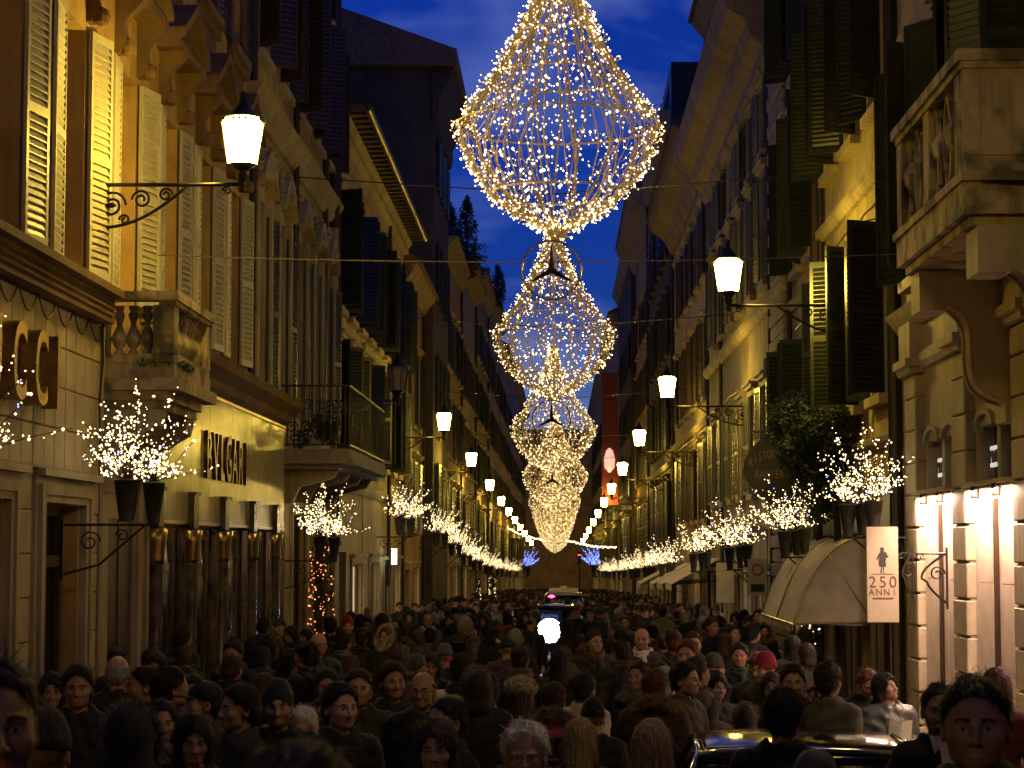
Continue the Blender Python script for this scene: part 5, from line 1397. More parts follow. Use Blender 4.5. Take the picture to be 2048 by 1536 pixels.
def body_mesh(o):
    pose = POSES[o['pose']]; hs = o.get('res', .0055); fat = o.get('fat', 1.0)
    hy, hp = o.get('turn', 0), o.get('nod', 0)
    fx = [(-.10, .10, hs)]; fy = [(-.14, .13, hs)]; fz = [(1.47, 1.74, hs)]
    if o.get('fine_hands'):
        for a in pose['arm']:
            w = a[2]; fx.append((w[0] - .10, w[0] + .10, .0075)); fy.append((w[1] - .10, w[1] + .04, .0075)); fz.append((w[2] - .07, w[2] + .14, .0075))
    xs = axis_pts(-.34, .34, .022, fx); ys = axis_pts(-.42, .30, .022, fy); zs = axis_pts(-.02, 1.76, .026, fz)
    P = (xs[:, None, None], ys[None, :, None], zs[None, None, :])
    d = ell(P, (0, .02, 1.24), (.165 * fat, .105 * fat, .22)); d = sm(d, ell(P, (0, .015, 1.03), (.14 * fat, .10 * fat, .17)), .06)
    d = sm(d, ell(P, (0, .02, .92), (.155 * fat, .11 * fat, .12)), .05)
    d = sm(d, rc(P, (-.15, .02, 1.385), (.15, .02, 1.385), .05, .05), .06)
    d = sm(d, rc(P, (0, .025, 1.52), (0, .025, 1.40), .050, .058), .03)
    for sh, el, wr in pose['arm']:
        d = sm(d, rc(P, sh, el, .050, .040), .03); d = sm(d, rc(P, el, wr, .040, .026), .02)
        if o.get('fine_hands'):
            for _, a, b, ra, rb in hand_prims(el, wr): d = sm(d, rc(P, a, b, ra, rb), .008)
        else:
            v = (Vector(wr) - Vector(el)).normalized(); w2 = Vector(wr) + v * .15
            d = sm(d, rc(P, wr, tuple(w2), .030, .020), .02)
    for hp_, kn, an in pose['leg']:
        d = sm(d, rc(P, hp_, kn, .085 * fat, .058), .05); d = sm(d, rc(P, kn, an, .060, .042), .03)
        d = sm(d, rc(P, (an[0], an[1] + .02, an[2] - .035), (an[0] * 1.1, an[1] - .17, an[2] - .045), .045, .036), .025)
    kz = int(np.searchsorted(zs, 1.42))
    Ph = head_frame((P[0], P[1], P[2][:, :, kz:]), hy, hp)
    d[:, :, kz:] = sm(d[:, :, kz:], head_sdf(Ph, o), .016)
    V, Q = snets(d.astype(f32), xs, ys, zs)
    C = V[Q].mean(1); H = np.stack(head_frame((C[:, 0], C[:, 1], C[:, 2]), hy, hp), 1)
    w = o.get('w', 1.0); mi = np.zeros(len(Q), np.int32)
    mi[C[:, 2] < .95] = 1; mi[C[:, 2] < .085] = 2
    ax = np.abs(H[:, 0])
    brow = (H[:, 1] < -.055) & (ax > .012) & (ax < .050 * w) & (np.abs(H[:, 2] - (1.6185 + .14 * (ax - .012) - .40 * np.maximum(ax - .035, 0))) < .0046 - .05 * np.maximum(ax - .03, 0))
    eye = (H[:, 1] < -.06) & ((ax - .031 * w) ** 2 + ((H[:, 2] - 1.597) * 2.0) ** 2 < .0125 ** 2)
    iris = (H[:, 1] < -.06) & ((ax - .031 * w) ** 2 + (H[:, 2] - 1.5978) ** 2 < .0056 ** 2)
    lip = (H[:, 1] < -.07) & (ax < .024) & (H[:, 2] < 1.545) & (H[:, 2] > 1.521) & (np.abs(H[:, 2] - 1.534) < .0125 * (1 - (ax / .026) ** 2) + .001)
    hands = np.zeros(len(Q), bool)
    for sh, el, wr in pose['arm']:
        v = (Vector(wr) - Vector(el)).normalized(); q = (C - np.array(wr)) @ np.array(v); hands |= (q > -.03) & (q < .25) & (np.linalg.norm(C - np.array(wr) - q[:, None] * np.array(v), axis=1) < .085)
    mi[hands] = 0
    mi[brow] = 3; mi[eye] = 4; mi[iris] = 5; mi[lip] = 6
    if o.get('beard'):
        bd = (H[:, 1] < -.02) & (H[:, 2] < 1.553) & (H[:, 2] > 1.49) & ~lip & ((ax > .018) | (H[:, 2] > 1.541) | (H[:, 2] < 1.521))
        if o['beard'] == 'moustache': bd &= (ax < .03) & (H[:, 1] < -.07)
        mi[bd] = 7
    return make_mesh('person', V, Q, mi)

def coat_mesh(o, length=.72, bulk=1.0, collar=.02, rg=None):
    pose = POSES[o['pose']]; fat = o.get('fat', 1.0) * bulk
    xs = axis_pts(-.40, .40, .0165, []); ys = axis_pts(-.40, .32, .0165, []); zs = axis_pts(length - .08, 1.56, .0165, [])
    P = (xs[:, None, None], ys[None, :, None], zs[None, None, :])
    d = ell(P, (0, .02, 1.24), (.192 * fat, .134 * fat, .24)); d = sm(d, ell(P, (0, .015, 1.03), (.172 * fat, .132 * fat, .22)), .06)
    d = sm(d, rc(P, (-.16, .02, 1.385), (.16, .02, 1.385), .068 * bulk, .068 * bulk), .06)
    d = sm(d, np.maximum(ell(P, (0, .02, length + .12), (.195 * fat, .15 * fat, .42)), -(P[2] - length)), .05)
    d = np.maximum(d, length - P[2])
    ring = np.sqrt((np.sqrt((P[0] / 1.05) ** 2 + ((P[1] - .025) / 1.0) ** 2) - .076) ** 2 + ((P[2] - 1.445 - .25 * (P[1] - .02)) / 1.5) ** 2) - collar
    d = sm(d, ring, .03)
    for sh, el, wr in pose['arm']:
        v = (Vector(wr) - Vector(el)).normalized(); wc_ = tuple(Vector(wr) + v * .005)
        a = sm(rc(P, sh, el, .070 * bulk, .062 * bulk), rc(P, el, wc_, .062 * bulk, .046), .03)
        d = sm(d, a, .03)
    d = smx(d, -np.where(P[2] > 1.40, np.sqrt((P[0]) ** 2 + (P[1] - .018) ** 2) - .062, 1), .01) if collar else d
    n = .008 * np.sin(23 * P[2] + 9 * np.sin(7 * P[0]) + 5 * P[1]) * np.sin(17 * P[0] + 11 * P[1] + 6 * P[2]) + .004 * np.sin(60 * P[2] + 20 * P[0])
    V, Q = snets((d + n).astype(f32), xs, ys, zs); return make_mesh('coat', V, Q)

def hair_mesh(o, style, rg):
    hy, hp = o.get('turn', 0), o.get('nod', 0); w = o.get('w', 1.0); st = .0075
    lo = {'long': 1.16, 'bob': 1.46, 'mid': 1.34}.get(style, 1.49)
    xs = axis_pts(-.17, .17, st, []); ys = axis_pts(-.16, .22, st, []); zs = axis_pts(lo, 1.80, st if lo > 1.3 else .010, [])
    P = (xs[:, None, None], ys[None, :, None], zs[None, None, :])
    t = {'crop': .006, 'short': .013, 'fluffy': .017, 'balding': .008, 'long': .018, 'bob': .024, 'mid': .02}[style]
    d = ell(P, (0, .020, 1.634 + t * .35), (.079 * w + t, .099 + t, .090 + t))
    if style in ('crop', 'short', 'balding', 'fluffy'):
        d = sm(d, ell(P, (0, .06, 1.575), (.062 * w + t * .5, .056 + t * .5, .060)), .03)
        zl = 1.562 + .35 * np.maximum(-.01 - P[1], 0) * 6 + np.where(P[1] > .03, -.045, 0)
        d = smx(d, zl - P[2], .008)
    else:
        fl = 1.0
        for s in (-1, 1):
            zb = {'long': 1.22, 'bob': 1.50, 'mid': 1.40}[style]
            d = sm(d, rc(P, (s * .070 * w, .015, 1.62), (s * (.085 if style != 'long' else .10), .03 if style != 'long' else -.02, zb), .030, .028), .03)
            d = sm(d, rc(P, (s * .045, .075, 1.60), (s * .05, .10, zb), .045, .035), .03)
        d = sm(d, rc(P, (0, .085, 1.60), (0, .115, zb), .05, .042), .03)
    if style == 'balding': d = smx(d, P[2] - (1.645 + .0), .01)
    ft = {'crop': 1.676, 'short': 1.672, 'balding': 1.69, 'fluffy': 1.676}.get(style, 1.672)
    if style in ('crop', 'short', 'balding', 'fluffy'):
        u = np.clip((P[2] - 1.595) / (ft + .022 - 1.595), 0, 1); u = u * u * (3 - 2 * u)
        face = P[1] - (.006 - .112 * u) + .004 * np.sin(140 * P[0] + 3) * np.sin(70 * P[2] + 40 * P[0]) + np.where(P[2] > ft + .022, .2, 0)
    else:
        face = ell(P, (0, -.112, 1.565), (.068 * w, .100, (ft - 1.565))) + .004 * np.sin(130 * P[0] + 3) * np.sin(60 * P[2] + 40 * P[0])
    d = smx(d, -face, .008)
    n = .0035 * np.sin(70 * np.arctan2(P[0], P[1] - .02) + 12 * P[2]) + .003 * np.sin(55 * P[0] + 40 * P[2]) * np.sin(48 * P[1])
    if style == 'fluffy': n = n * 2.4
    V, Q = snets((d + n).astype(f32), xs, ys, zs)
    # loose strands that break the outline
    nS = {'crop': 1400, 'short': 1800, 'fluffy': 1500, 'balding': 300, 'long': 1500, 'bob': 1000, 'mid': 1200}[style]
    C = V[Q].mean(1); nr = np.cross(V[Q[:, 1]] - V[Q[:, 0]], V[Q[:, 2]] - V[Q[:, 0]]); nr /= np.linalg.norm(nr, axis=1)[:, None] + 1e-9
    pick = rg.integers(0, len(Q), nS); c = C[pick]; n_ = nr[pick]
    down = np.zeros((nS, 3)); down[:, 2] = -1; down[:, 1] = .35
    tdir = down - n_ * (down * n_).sum(1)[:, None]; tdir += rg.normal(0, .25, (nS, 3)); tdir /= np.linalg.norm(tdir, axis=1)[:, None] + 1e-9
    L = rg.uniform(.02, .05, nS)[:, None] * (2.2 if style in ('long', 'mid') else 1.0); lift = .009 if style != 'fluffy' else .010
    sd = np.cross(tdir, n_) * .0014
    a = c + n_ * .001; m = c + tdir * L * .5 + n_ * lift * rg.uniform(.3, 1, (nS, 1)); e = c + tdir * L + n_ * lift * rg.uniform(0, 1.3, (nS, 1))
    SV = np.concatenate([a - sd, a + sd, m + sd, m - sd, e + sd * .3, e - sd * .3]); k = np.arange(nS); b0 = len(V)
    SQ = np.concatenate([np.stack([k, k + nS, k + 2 * nS, k + 3 * nS], 1), np.stack([k + 3 * nS, k + 2 * nS, k + 4 * nS, k + 5 * nS], 1)]) + b0
    V2 = head_unframe(np.concatenate([V, SV]), hy, hp); return make_mesh('hair', V2, np.concatenate([Q, SQ]))

def hat_mesh(o, style):
    hy, hp = o.get('turn', 0), o.get('nod', 0); w = o.get('w', 1.0); st = .008
    big = .06 if style == 'furhat' else 0
    xs = axis_pts(-.17 - big, .17 + big, st, []); ys = axis_pts(-.24, .20 + big, st, []); zs = axis_pts(1.40 if style == 'hood' else 1.55, 1.86, st, [])
    P = (xs[:, None, None], ys[None, :, None], zs[None, None, :])
    if style == 'beanie':
        d = ell(P, (0, .024, 1.650), (.089 * w, .110, .108)); d = sm(d, ell(P, (0, .03, 1.73), (.05, .06, .035)), .03); d = np.maximum(d, 1.606 + .16 * P[1] - P[2])
        cuff = np.maximum(ell(P, (0, .022, 1.650), (.094 * w, .116, .12)), np.abs(P[2] - 1.628 - .16 * P[1]) - .022); d = np.minimum(d, cuff)
        d = d + .0016 * np.sin(90 * np.arctan2(P[0], P[1] - .02))
    elif style == 'cap':
        d = np.maximum(ell(P, (0, .022, 1.645), (.086 * w, .108, .088)), 1.632 - P[2]); br = np.maximum(ell(P, (0, -.10, 1.632), (.070, .085, .05)), np.abs(P[2] - 1.636 + .18 * (P[1] + .08)) - .005); d = np.minimum(d, br)
    elif style == 'hood':
        d = ell(P, (0, .035, 1.615), (.112, .135, .145)); d = sm(d, ell(P, (0, .06, 1.48), (.12, .11, .08)), .05); d = smx(d, -ell(P, (0, -.14, 1.58), (.078, .16, .11)), .01)
    elif style == 'furhat':
        d = ell(P, (0, .02, 1.675), (.120, .140, .082)); d = np.maximum(d, 1.60 - P[2]); d = d + .008 * np.sin(60 * P[0]) * np.sin(55 * P[1]) * np.sin(50 * P[2])
    V, Q = snets(d.astype(f32), xs, ys, zs); V = head_unframe(V, hy, hp); return make_mesh(style, V, Q)

def fur_mesh(kind, rg):
    """bushy collar or hood trim: a ring of tapered tufts"""
    n = 2600; a = rg.uniform(0, 2 * PI, n); b = rg.uniform(0, 2 * PI, n)
    if kind == 'collar':
        R0 = .135; cen = np.stack([R0 * 1.08 * np.cos(a), .035 + R0 * np.sin(a), 1.425 + .10 * np.maximum(np.sin(a), 0) ** 1.0], 1)
    else:
        cen = np.stack([.105 * np.cos(a), -.035 + .05 * np.abs(np.sin(a)) * 0, 1.60 + .135 * np.sin(a)], 1); cen[:, 1] = -.05 + .05 * np.sin(a)
    rad = np.stack([np.cos(a), np.sin(a), np.zeros(n)], 1) if kind == 'collar' else np.stack([np.cos(a), np.zeros(n), np.sin(a)], 1)
    up = np.array([[0, 0, 1.0]]) if kind == 'collar' else np.array([[0, -1.0, 0]])
    nd = rad * np.cos(b)[:, None] + up * np.sin(b)[:, None]; r0 = .034
    d = nd + rg.normal(0, .35, (n, 3)); d /= np.linalg.norm(d, axis=1)[:, None]
    p0 = cen + nd * r0 * .25; L = rg.uniform(.03, .062, n)[:, None]; s = np.cross(d, rg.normal(0, 1, (n, 3))); s /= np.linalg.norm(s, axis=1)[:, None] + 1e-9; s *= .0042
    V = np.concatenate([p0 - s, p0 + s, p0 + d * L + s * .2, p0 + d * L - s * .2]); k = np.arange(n); return make_mesh('fur_trim', V, np.stack([k, k + n, k + 2 * n, k + 3 * n], 1))

def glasses_mesh(o):
    q = MB(); w = o.get('w', 1.0)
    for s in (-1, 1):
        q.tube([(s * .032 * w + .024 * math.cos(2*PI*i/14), -.104 + .006 * abs(math.cos(2*PI*i/14)), 1.596 + .018 * math.sin(2*PI*i/14)) for i in range(14)], .0014, 4, True)
        q.tube([(s * .056 * w, -.100, 1.600), (s * .082 * w, -.03, 1.601), (s * .082 * w, .012, 1.60)], .002, 4)
    q.tube([(-.009, -.108, 1.598), (0, -.111, 1.602), (.009, -.108, 1.598)], .002, 4)
    V = head_unframe(np.array(q.v), o.get('turn', 0), o.get('nod', 0)); q.v = [tuple(p) for p in V]; return q.mesh('glasses')

# ---------------------------------------------------------------- people materials
def mat_skin(name, col):
    m = mat_plain(name, col, .5, 0, .4, noise=.22, scale=26, bump=.12, bscale=120)
    b = m.node_tree.nodes['Principled BSDF']; b.inputs['Subsurface Weight'].default_value = .2; b.inputs['Subsurface Radius'].default_value = (.01, .004, .002); return m
SK = [mat_skin('skin_fair', (.40, .23, .16)), mat_skin('skin_olive', (.32, .18, .12)), mat_skin('skin_tan', (.26, .14, .09)), mat_skin('skin_ruddy', (.38, .19, .13))]
def hairm(n, c): return mat_plain(n, c, .6, 0, .22, noise=.5, scale=60)
HC = {'black': hairm('black_hair', (.010, .008, .007)), 'brown': hairm('brown_hair', (.040, .024, .014)), 'dark brown': hairm('dark_brown_hair', (.018, .012, .008)), 'blond': hairm('blond_hair', (.26, .17, .08)),
      'grey': hairm('grey_hair', (.26, .25, .23)), 'white': hairm('white_hair', (.55, .52, .46)), 'auburn': hairm('auburn_hair', (.09, .030, .016))}
def cloth(n, c, r=.8): return mat_plain(n, c, r, 0, .3, noise=.18, scale=8, bump=.25, bscale=55, sheen=.04)
CC = {'black': cloth('black_wool', (.006, .006, .0065)), 'charcoal': cloth('charcoal_wool', (.015, .015, .015)), 'navy': cloth('navy_wool', (.007, .009, .016)), 'brown': cloth('brown_wool', (.028, .018, .012)),
      'olive': cloth('olive_cotton', (.030, .029, .016)), 'grey green': cloth('grey_green_cotton', (.085, .085, .065)), 'cream': cloth('cream_nylon', (.48, .41, .30), .6), 'maroon': cloth('maroon_wool', (.075, .012, .018)),
      'grey': cloth('grey_wool', (.06, .06, .06)), 'beige': cloth('beige_wool', (.22, .17, .11)), 'teal': cloth('dark_teal_nylon', (.012, .030, .032)), 'magenta': cloth('magenta_nylon', (.22, .015, .065), .5),
      'leather': mat_plain('grey_leather', (.085, .095, .095), .30, 0, .6, noise=.25, scale=6, bump=.5, bscale=22), 'red': cloth('dark_red_knit', (.20, .012, .025)), 'white': cloth('white_wool', (.58, .54, .46)),
      'purple': cloth('dusky_purple_wool', (.05, .022, .04)), 'taupe': cloth('taupe_wool', (.075, .057, .045))}
FUR = {'tan': mat_plain('tan_fur', (.26, .18, .075), .8, noise=.4, scale=30), 'grey': mat_plain('grey_fur', (.18, .16, .13), .8, noise=.4, scale=30), 'cream': mat_plain('cream_fur', (.50, .43, .30), .8, noise=.3, scale=30)}
EYEW = mat_plain('eye_white', (.27, .23, .20), .25); IRIS = mat_plain('iris', (.018, .012, .008), .1); LIP = mat_plain('lip', (.32, .15, .11), .45); LIPD = mat_plain('lip_rose', (.30, .09, .08), .4)
JEAN = cloth('dark_jeans', (.018, .022, .035)); SHOE = mat_plain('dark_shoe', (.012, .010, .009), .4)
STUB = mat_plain('stubble', (.24, .15, .105), .7); MOUST = HC['dark brown']; GLM = mat_plain('spectacle_frame', (.12, .09, .05), .25, .8)

RG = np.random.default_rng(5)
TPL = {}
def template(key, **o):
    """key -> dict of meshes"""
    t = {'o': o, 'body': body_mesh(o), 'coat': coat_mesh(o, o.get('len', .74), o.get('bulk', 1.0), o.get('collar', .022))}
    if o.get('hair'): t['hair'] = hair_mesh(o, o['hair'], RG)
    if o.get('hat'): t['hat'] = hat_mesh(o, o['hat'])
    if o.get('glasses'): t['glasses'] = glasses_mesh(o)
    if o.get('fur'): t['fur'] = fur_mesh(o['fur'], RG)
    TPL[key] = t
template('man', pose='walk', hair='short', jaw=1.05)
template('man2', pose='pocket', hair='crop', jaw=1.1, w=1.02, nose=1.15, fat=1.08, bulk=1.05, turn=.15)
template('man_phone', pose='phone', hair='short', nod=.12, jaw=1.04, len=.80)
template('bald', pose='walk', hair='balding', glasses=True, jaw=1.08, fat=1.1, bulk=1.06, beard='stubble')
template('woman', pose='walk', hair='long', fem=1, w=.95, jaw=.88, nose=.85, len=.60, bulk=.95)
template('woman2', pose='hold', hair='mid', fem=1, w=.96, jaw=.9, nose=.9, len=.55, bulk=.95, nod=.1)
template('bob', pose='pocket', hair='bob', fem=1, w=.96, jaw=.9, nose=.85, len=.62)
template('oldwoman', pose='walk', hair='fluffy', glasses=True, fem=1, jaw=1.0, fat=1.1, bulk=1.1, fur='collar', res=.0045)
template('oldman', pose='walk', hair='crop', glasses=True, jaw=1.02, nod=.12, fat=1.05)
template('beanie', pose='walk', hat='beanie', jaw=1.06, beard='stubble', bulk=1.08)
template('cap', pose='walk', hat='cap', hair='crop', turn=-.3)
template('hood', pose='pocket', hat='hood', fur='hood', bulk=1.12, len=.6)
template('furcoll', pose='walk', hair='short', fur='collar', bulk=1.08, fem=1, jaw=.92)
template('suit', pose='walk', hair='crop', beard='moustache', jaw=1.06, nose=1.25, res=.0042, bulk=.97, turn=-.25, collar=.012)
template('near', pose='walk', hair='crop', jaw=1.14, w=1.05, nose=1.1, res=.0036, bulk=1.1, fat=1.1, nod=-.02)
template('tourist', pose='hold', hair='bob', fem=1, jaw=.95, nose=.75, w=1.0, res=.0045, fine_hands=True, nod=-.32, turn=.5, len=.82, bulk=1.08)
template('reader', pose='phone', hair='crop', glasses=True, nod=.45, res=.0045, fine_hands=True, jaw=1.0, len=.8)
template('caller', pose='call', hair='short', fine_hands=True, turn=-.35, jaw=1.05)

def solve_y(px, py, H):
    lo, hi = 1.5, 150.0
    f = lambda Y: onY(px, py, Y)[2] - (gz(Y) + H)
    for _ in range(60):
        m = (lo + hi) / 2
        if f(m) > 0: lo = m
        else: hi = m
    return (lo + hi) / 2
def scarf_mesh():
    q = MB()
    for k, (r, z, t) in enumerate(((.092, 1.437, .034), (.086, 1.472, .030))):
        q.tube([((r + .010 * math.sin(3 * a + k)) * math.cos(a) * 1.02, .022 + (r + .008 * math.sin(4 * a)) * math.sin(a), z + .022 * math.sin(a) + .008 * math.sin(5 * a + k)) for a in [2*PI*i/22 for i in range(22)]], t, 8, True)
    q.tube([(.03, -.075, 1.43), (.045, -.125, 1.36), (.05, -.15, 1.24), (.055, -.155, 1.10)], [.028, .034, .036, .034], 7)
    return q.mesh('scarf', True)
SCARF = scarf_mesh()
def bag_mesh():
    q = MB(); q.bbox(.20, .33, -.10, .14, .72, 1.0, .03); q.tube([(.26, .0, 1.0), (.20, .03, 1.25), (.10, .05, 1.47), (-.02, -.08, 1.40), (-.10, -.13, 1.22), (.1, -.16, 1.02), (.22, -.05, .98)], .012, 5); return q.mesh('shoulder_bag')
BAG = bag_mesh()
def pack_mesh():
    q = MB(); q.bbox(-.15, .15, .15, .30, .98, 1.40, .05); q.bbox(-.11, .11, .30, .36, 1.0, 1.22, .03); [q.tube([(s*.10, .2, 1.38), (s*.12, .03, 1.46), (s*.12, -.13, 1.32), (s*.15, -.10, 1.1), (s*.14, .18, 1.02)], .016, 5) for s in (-1, 1)]; return q.mesh('backpack', True)
PACK = pack_mesh()
TOPZ = {'beanie': 1.765, 'hood': 1.76, 'cap': 1.735}
def person(tkey, px=None, py=None, H=1.72, yaw=0.0, coat='black', hairc='dark brown', skin=0, label='', hatc='charcoal', furc='tan', trous=None, pos=None, Y=None, group=None, lip=None, extra=None):
    t = TPL[tkey]; top = TOPZ.get(tkey, 1.745); sc = H / top
    if pos is None:
        if Y is None: Y = solve_y(px, py, H)
        else: H = onY(px, py, Y)[2] - gz(Y); sc = H / top
        x = onY(px, py, Y)[0]; pos = (x, Y)
    o = bpy.data.objects.new('person', t['body']); COL.objects.link(o)
    if not t['body'].materials:
        for m in (SK[0], JEAN, SHOE, HC['dark brown'], EYEW, IRIS, LIP, STUB): t['body'].materials.append(m)
    o.location = (pos[0], pos[1], gz(pos[1]) + .002); o.rotation_euler = (0, 0, yaw); o.scale = (sc,) * 3
    WM[o.name] = o.matrix_basis.copy()
    ms = [SK[skin % 4], trous or JEAN, SHOE, HC[hairc], EYEW, IRIS, lip or LIP, MOUST if t['o'].get('beard') == 'moustache' else STUB]
    for i, m in enumerate(ms): o.material_slots[i].link = 'OBJECT'; o.material_slots[i].material = m
    tag(o, label, 'person', group)
    def part(nm, me, m):
        if not me.materials: me.materials.append(m)
        c = bpy.data.objects.new(nm, me); COL.objects.link(c); c.parent = o; c.material_slots[0].link = 'OBJECT'; c.material_slots[0].material = m; WM[c.name] = WM[o.name]; return c
    part('coat', t['coat'], CC[coat])
    if 'hair' in t: part('hair', t['hair'], HC[hairc])
    if 'hat' in t: part({'hood': 'hood', 'cap': 'cap'}.get(t['o']['hat'], 'hat'), t['hat'], CC[hatc])
    if 'glasses' in t: part('glasses', t['glasses'], GLM)
    if 'fur' in t: part('fur_trim', t['fur'], FUR[furc])
    if extra and extra[0] == 'scarf' and 'fur' not in t: part('scarf', SCARF, CC[extra[1]])
    if extra and extra[0] == 'bag': part('shoulder_bag', BAG, CC[extra[1]])
    if extra and extra[0] == 'pack': part('backpack', PACK, CC[extra[1]])
    return o
D = math.radians
# ---------------------------------------------------------------- the people one can tell apart
near_man = person('near', 1950, 1343, 1.86, D(-12), 'olive', 'black', 2, 'frowning man with cropped black hair close to the camera at the picture edge', Y=5.7)
suit = person('suit', 1880, 1362, 1.80, D(8), 'black', 'dark brown', 2, 'moustached man in a dark suit with white shirt collar', Y=10.6)
person('woman', 1992, 1335, 1.66, D(170), 'maroon', 'auburn', 0, 'auburn haired woman half hidden behind the frowning man', furc='tan', Y=14.5)
tour = person('tourist', 1778, 1346, 1.62, D(12), 'leather', 'black', 0, 'woman in a grey leather jacket looking up, holding a map and white bag', Y=17.2)
read = person('reader', 1728, 1330, 1.70, D(20), 'black', 'auburn', 0, 'man with glasses in a black coat looking down at his phone', Y=17.6)
person('man', 1657, 1320, 1.76, D(150), 'grey green', 'dark brown', 1, 'man in a grey green jacket with pale collar, seen from behind')
person('beanie', 1527, 1303, 1.72, D(-50), 'black', 'black', 0, 'person in a dark red knitted hat turned to the side', hatc='red')
person('caller', 1588, 1325, 1.74, D(15), 'black', 'black', 1, 'man holding a phone to his ear next to the lit shrub')
person('man', 1372, 1322, 1.72, D(60), 'olive', 'black', 1, 'dark haired man in profile near the fur collared woman')
person('man2', 1395, 1310, 1.74, D(120), 'black', 'black', 1, 'man in a black jacket turned away behind the man in profile')
person('bob', 1432, 1343, 1.58, D(25), 'charcoal', 'black', 0, 'small woman with a dark bob behind the fur hood')
person('furcoll', 1308, 1336, 1.70, D(175), 'brown', 'auburn', 0, 'auburn haired person with tan fur collar seen from behind')
person('hood', 1408, 1378, 1.66, D(178), 'taupe', 'brown', 0, 'person in a taupe hood seen from behind near the dark car', hatc='taupe', furc='grey', Y=16.4)
person('hood', 1492, 1408, 1.60, D(165), 'black', 'brown', 0, 'person in a black coat with bushy tan fur hood by the car roof', hatc='black', furc='tan', Y=16.0)
person('man', 1566, 1372, 1.84, D(165), 'black', 'black', 1, 'tall man in black with dark hair standing in front of the car', Y=10)
person('woman', 1302, 1438, 1.66, D(185), 'charcoal', 'blond', 0, 'woman with long blond hair seen from behind', Y=9.3)
person('beanie', 1628, 1500, 1.60, D(180), 'charcoal', 'brown', 0, 'person in a grey knitted hat cut by the bottom edge before the car', hatc='grey', Y=6.6)
cj = person('man', 1170, 1345, 1.76, D(150), 'cream', 'black', 3, 'person in a bulky cream jacket walking away', trous=CC['beige'], Y=16.5)
person('beanie', 1186, 1394, 1.64, D(180), 'black', 'black', 0, 'person in a round black knitted hat before the cream jacket', hatc='black', Y=14)
person('woman2', 1160, 1436, 1.62, D(175), 'black', 'blond', 0, 'fair haired woman with cream collar seen from behind', Y=11.5)
person('oldwoman', 1050, 1444, 1.62, D(0), 'brown', 'white', 3, 'white haired woman with glasses and tan fur collar facing the camera', furc='tan', Y=8.1)
fh = person('woman2', 1041, 1358, 1.60, D(180), 'black', 'brown', 0, 'person in a fluffy cream hat walking away')
person('furcoll', 1108, 1362, 1.62, D(170), 'magenta', 'brown', 0, 'person with a magenta coat beside the fluffy cream hat', furc='grey', extra=('pack', 'magenta'))
person('woman', 872, 1436, 1.66, D(-3), 'black', 'brown', 0, 'young woman with long brown hair parted in the middle facing the camera', lip=LIPD, Y=8.6)
person('man2', 890, 1390, 1.74, D(-60), 'black', 'black', 0, 'dark haired man looking left behind the young woman', Y=11)
person('bald', 845, 1338, 1.74, D(-8), 'black', 'dark brown', 1, 'bald man with glasses and stubble in a black coat')
person('man', 786, 1322, 1.76, D(20), 'charcoal', 'black', 1, 'man with pointed face and zipped charcoal jacket left of the bald man')
person('man2', 716, 1334, 1.74, D(0), 'olive', 'dark brown', 3, 'broad faced man with cropped hair in an olive jacket')
person('man', 682, 1363, 1.80, D(35), 'black', 'black', 0, 'young man with swept dark hair looking to the side', Y=11.7)
person('oldman', 606, 1408, 1.70, D(-25), 'black', 'white', 3, 'white haired old man with glasses looking down', Y=12.4)
person('beanie', 556, 1358, 1.76, D(5), 'black', 'black', 1, 'bearded man in a charcoal knitted hat', hatc='charcoal', Y=12.2)
person('man', 476, 1366, 1.74, D(-55), 'olive', 'black', 1, 'man in an olive hooded coat with his head turned left')
person('cap', 405, 1362, 1.72, D(-50), 'olive', 'black', 3, 'man in a dark teal cap looking left', hatc='teal')
person('man', 345, 1330, 1.78, D(120), 'black', 'black', 1, 'dark haired man turned away by the marble columns')
person('man2', 286, 1328, 1.76, D(-80), 'black', 'dark brown', 1, 'man with shaved sides in profile by the marble columns')
person('bob', 312, 1306, 1.66, D(0), 'maroon', 'black', 3, 'woman with a pink lit face before the shop window')
person('man', 157, 1328, 1.80, D(8), 'charcoal', 'black', 1, 'man with a black fringe in an open collared coat by the dark doorway')
person('woman', 104, 1345, 1.68, D(15), 'black', 'black', 1, 'woman with long black hair beside the man with the fringe')
person('woman2', 388, 1428, 1.62, D(15), 'black', 'black', 1, 'black haired woman with lowered eyes near the bottom edge', lip=LIPD, Y=10.3)
person('furcoll', 322, 1398, 1.66, D(20), 'black', 'black', 1, 'woman with one eye lit between two dark heads', furc='grey', Y=11.8)
person('hood', 262, 1410, 1.66, D(180), 'black', 'black', 1, 'person in a black hood with grey trim seen from behind', hatc='black', furc='grey', Y=8.6)
person('beanie', 95, 1415, 1.74, D(178), 'charcoal', 'black', 1, 'person in a rounded charcoal hat with their back turned', hatc='charcoal', Y=6.9)
nl = person('near', -18, 1300, 1.80, D(25), 'black', 'black', 2, 'man whose face is cut by the picture edge, ear showing', Y=4.2)
person('furcoll', 592, 1476, 1.76, D(180), 'black', 'brown', 0, 'blurred brown head right in front of the camera', furc='grey', Y=2.55)
person('man_phone', 655, 1335, 1.66, D(5), 'charcoal', 'dark brown', 3, 'person raising a phone before the face')
person('woman', 540, 1268, 1.66, D(150), 'black', 'black', 0, 'woman with long black hair against the marble columns')
person('man_phone', 466, 1278, 1.74, D(-10), 'black', 'black', 1, 'person taking a picture beside the marble columns')
person('woman2', 582, 1298, 1.66, D(90), 'charcoal', 'black', 0, 'woman in a charcoal coat under the red lit shrub')
person('bald', 638, 1262, 1.78, D(30), 'teal', 'grey', 0, 'grey haired man in a dark teal coat before the red lit shrub')
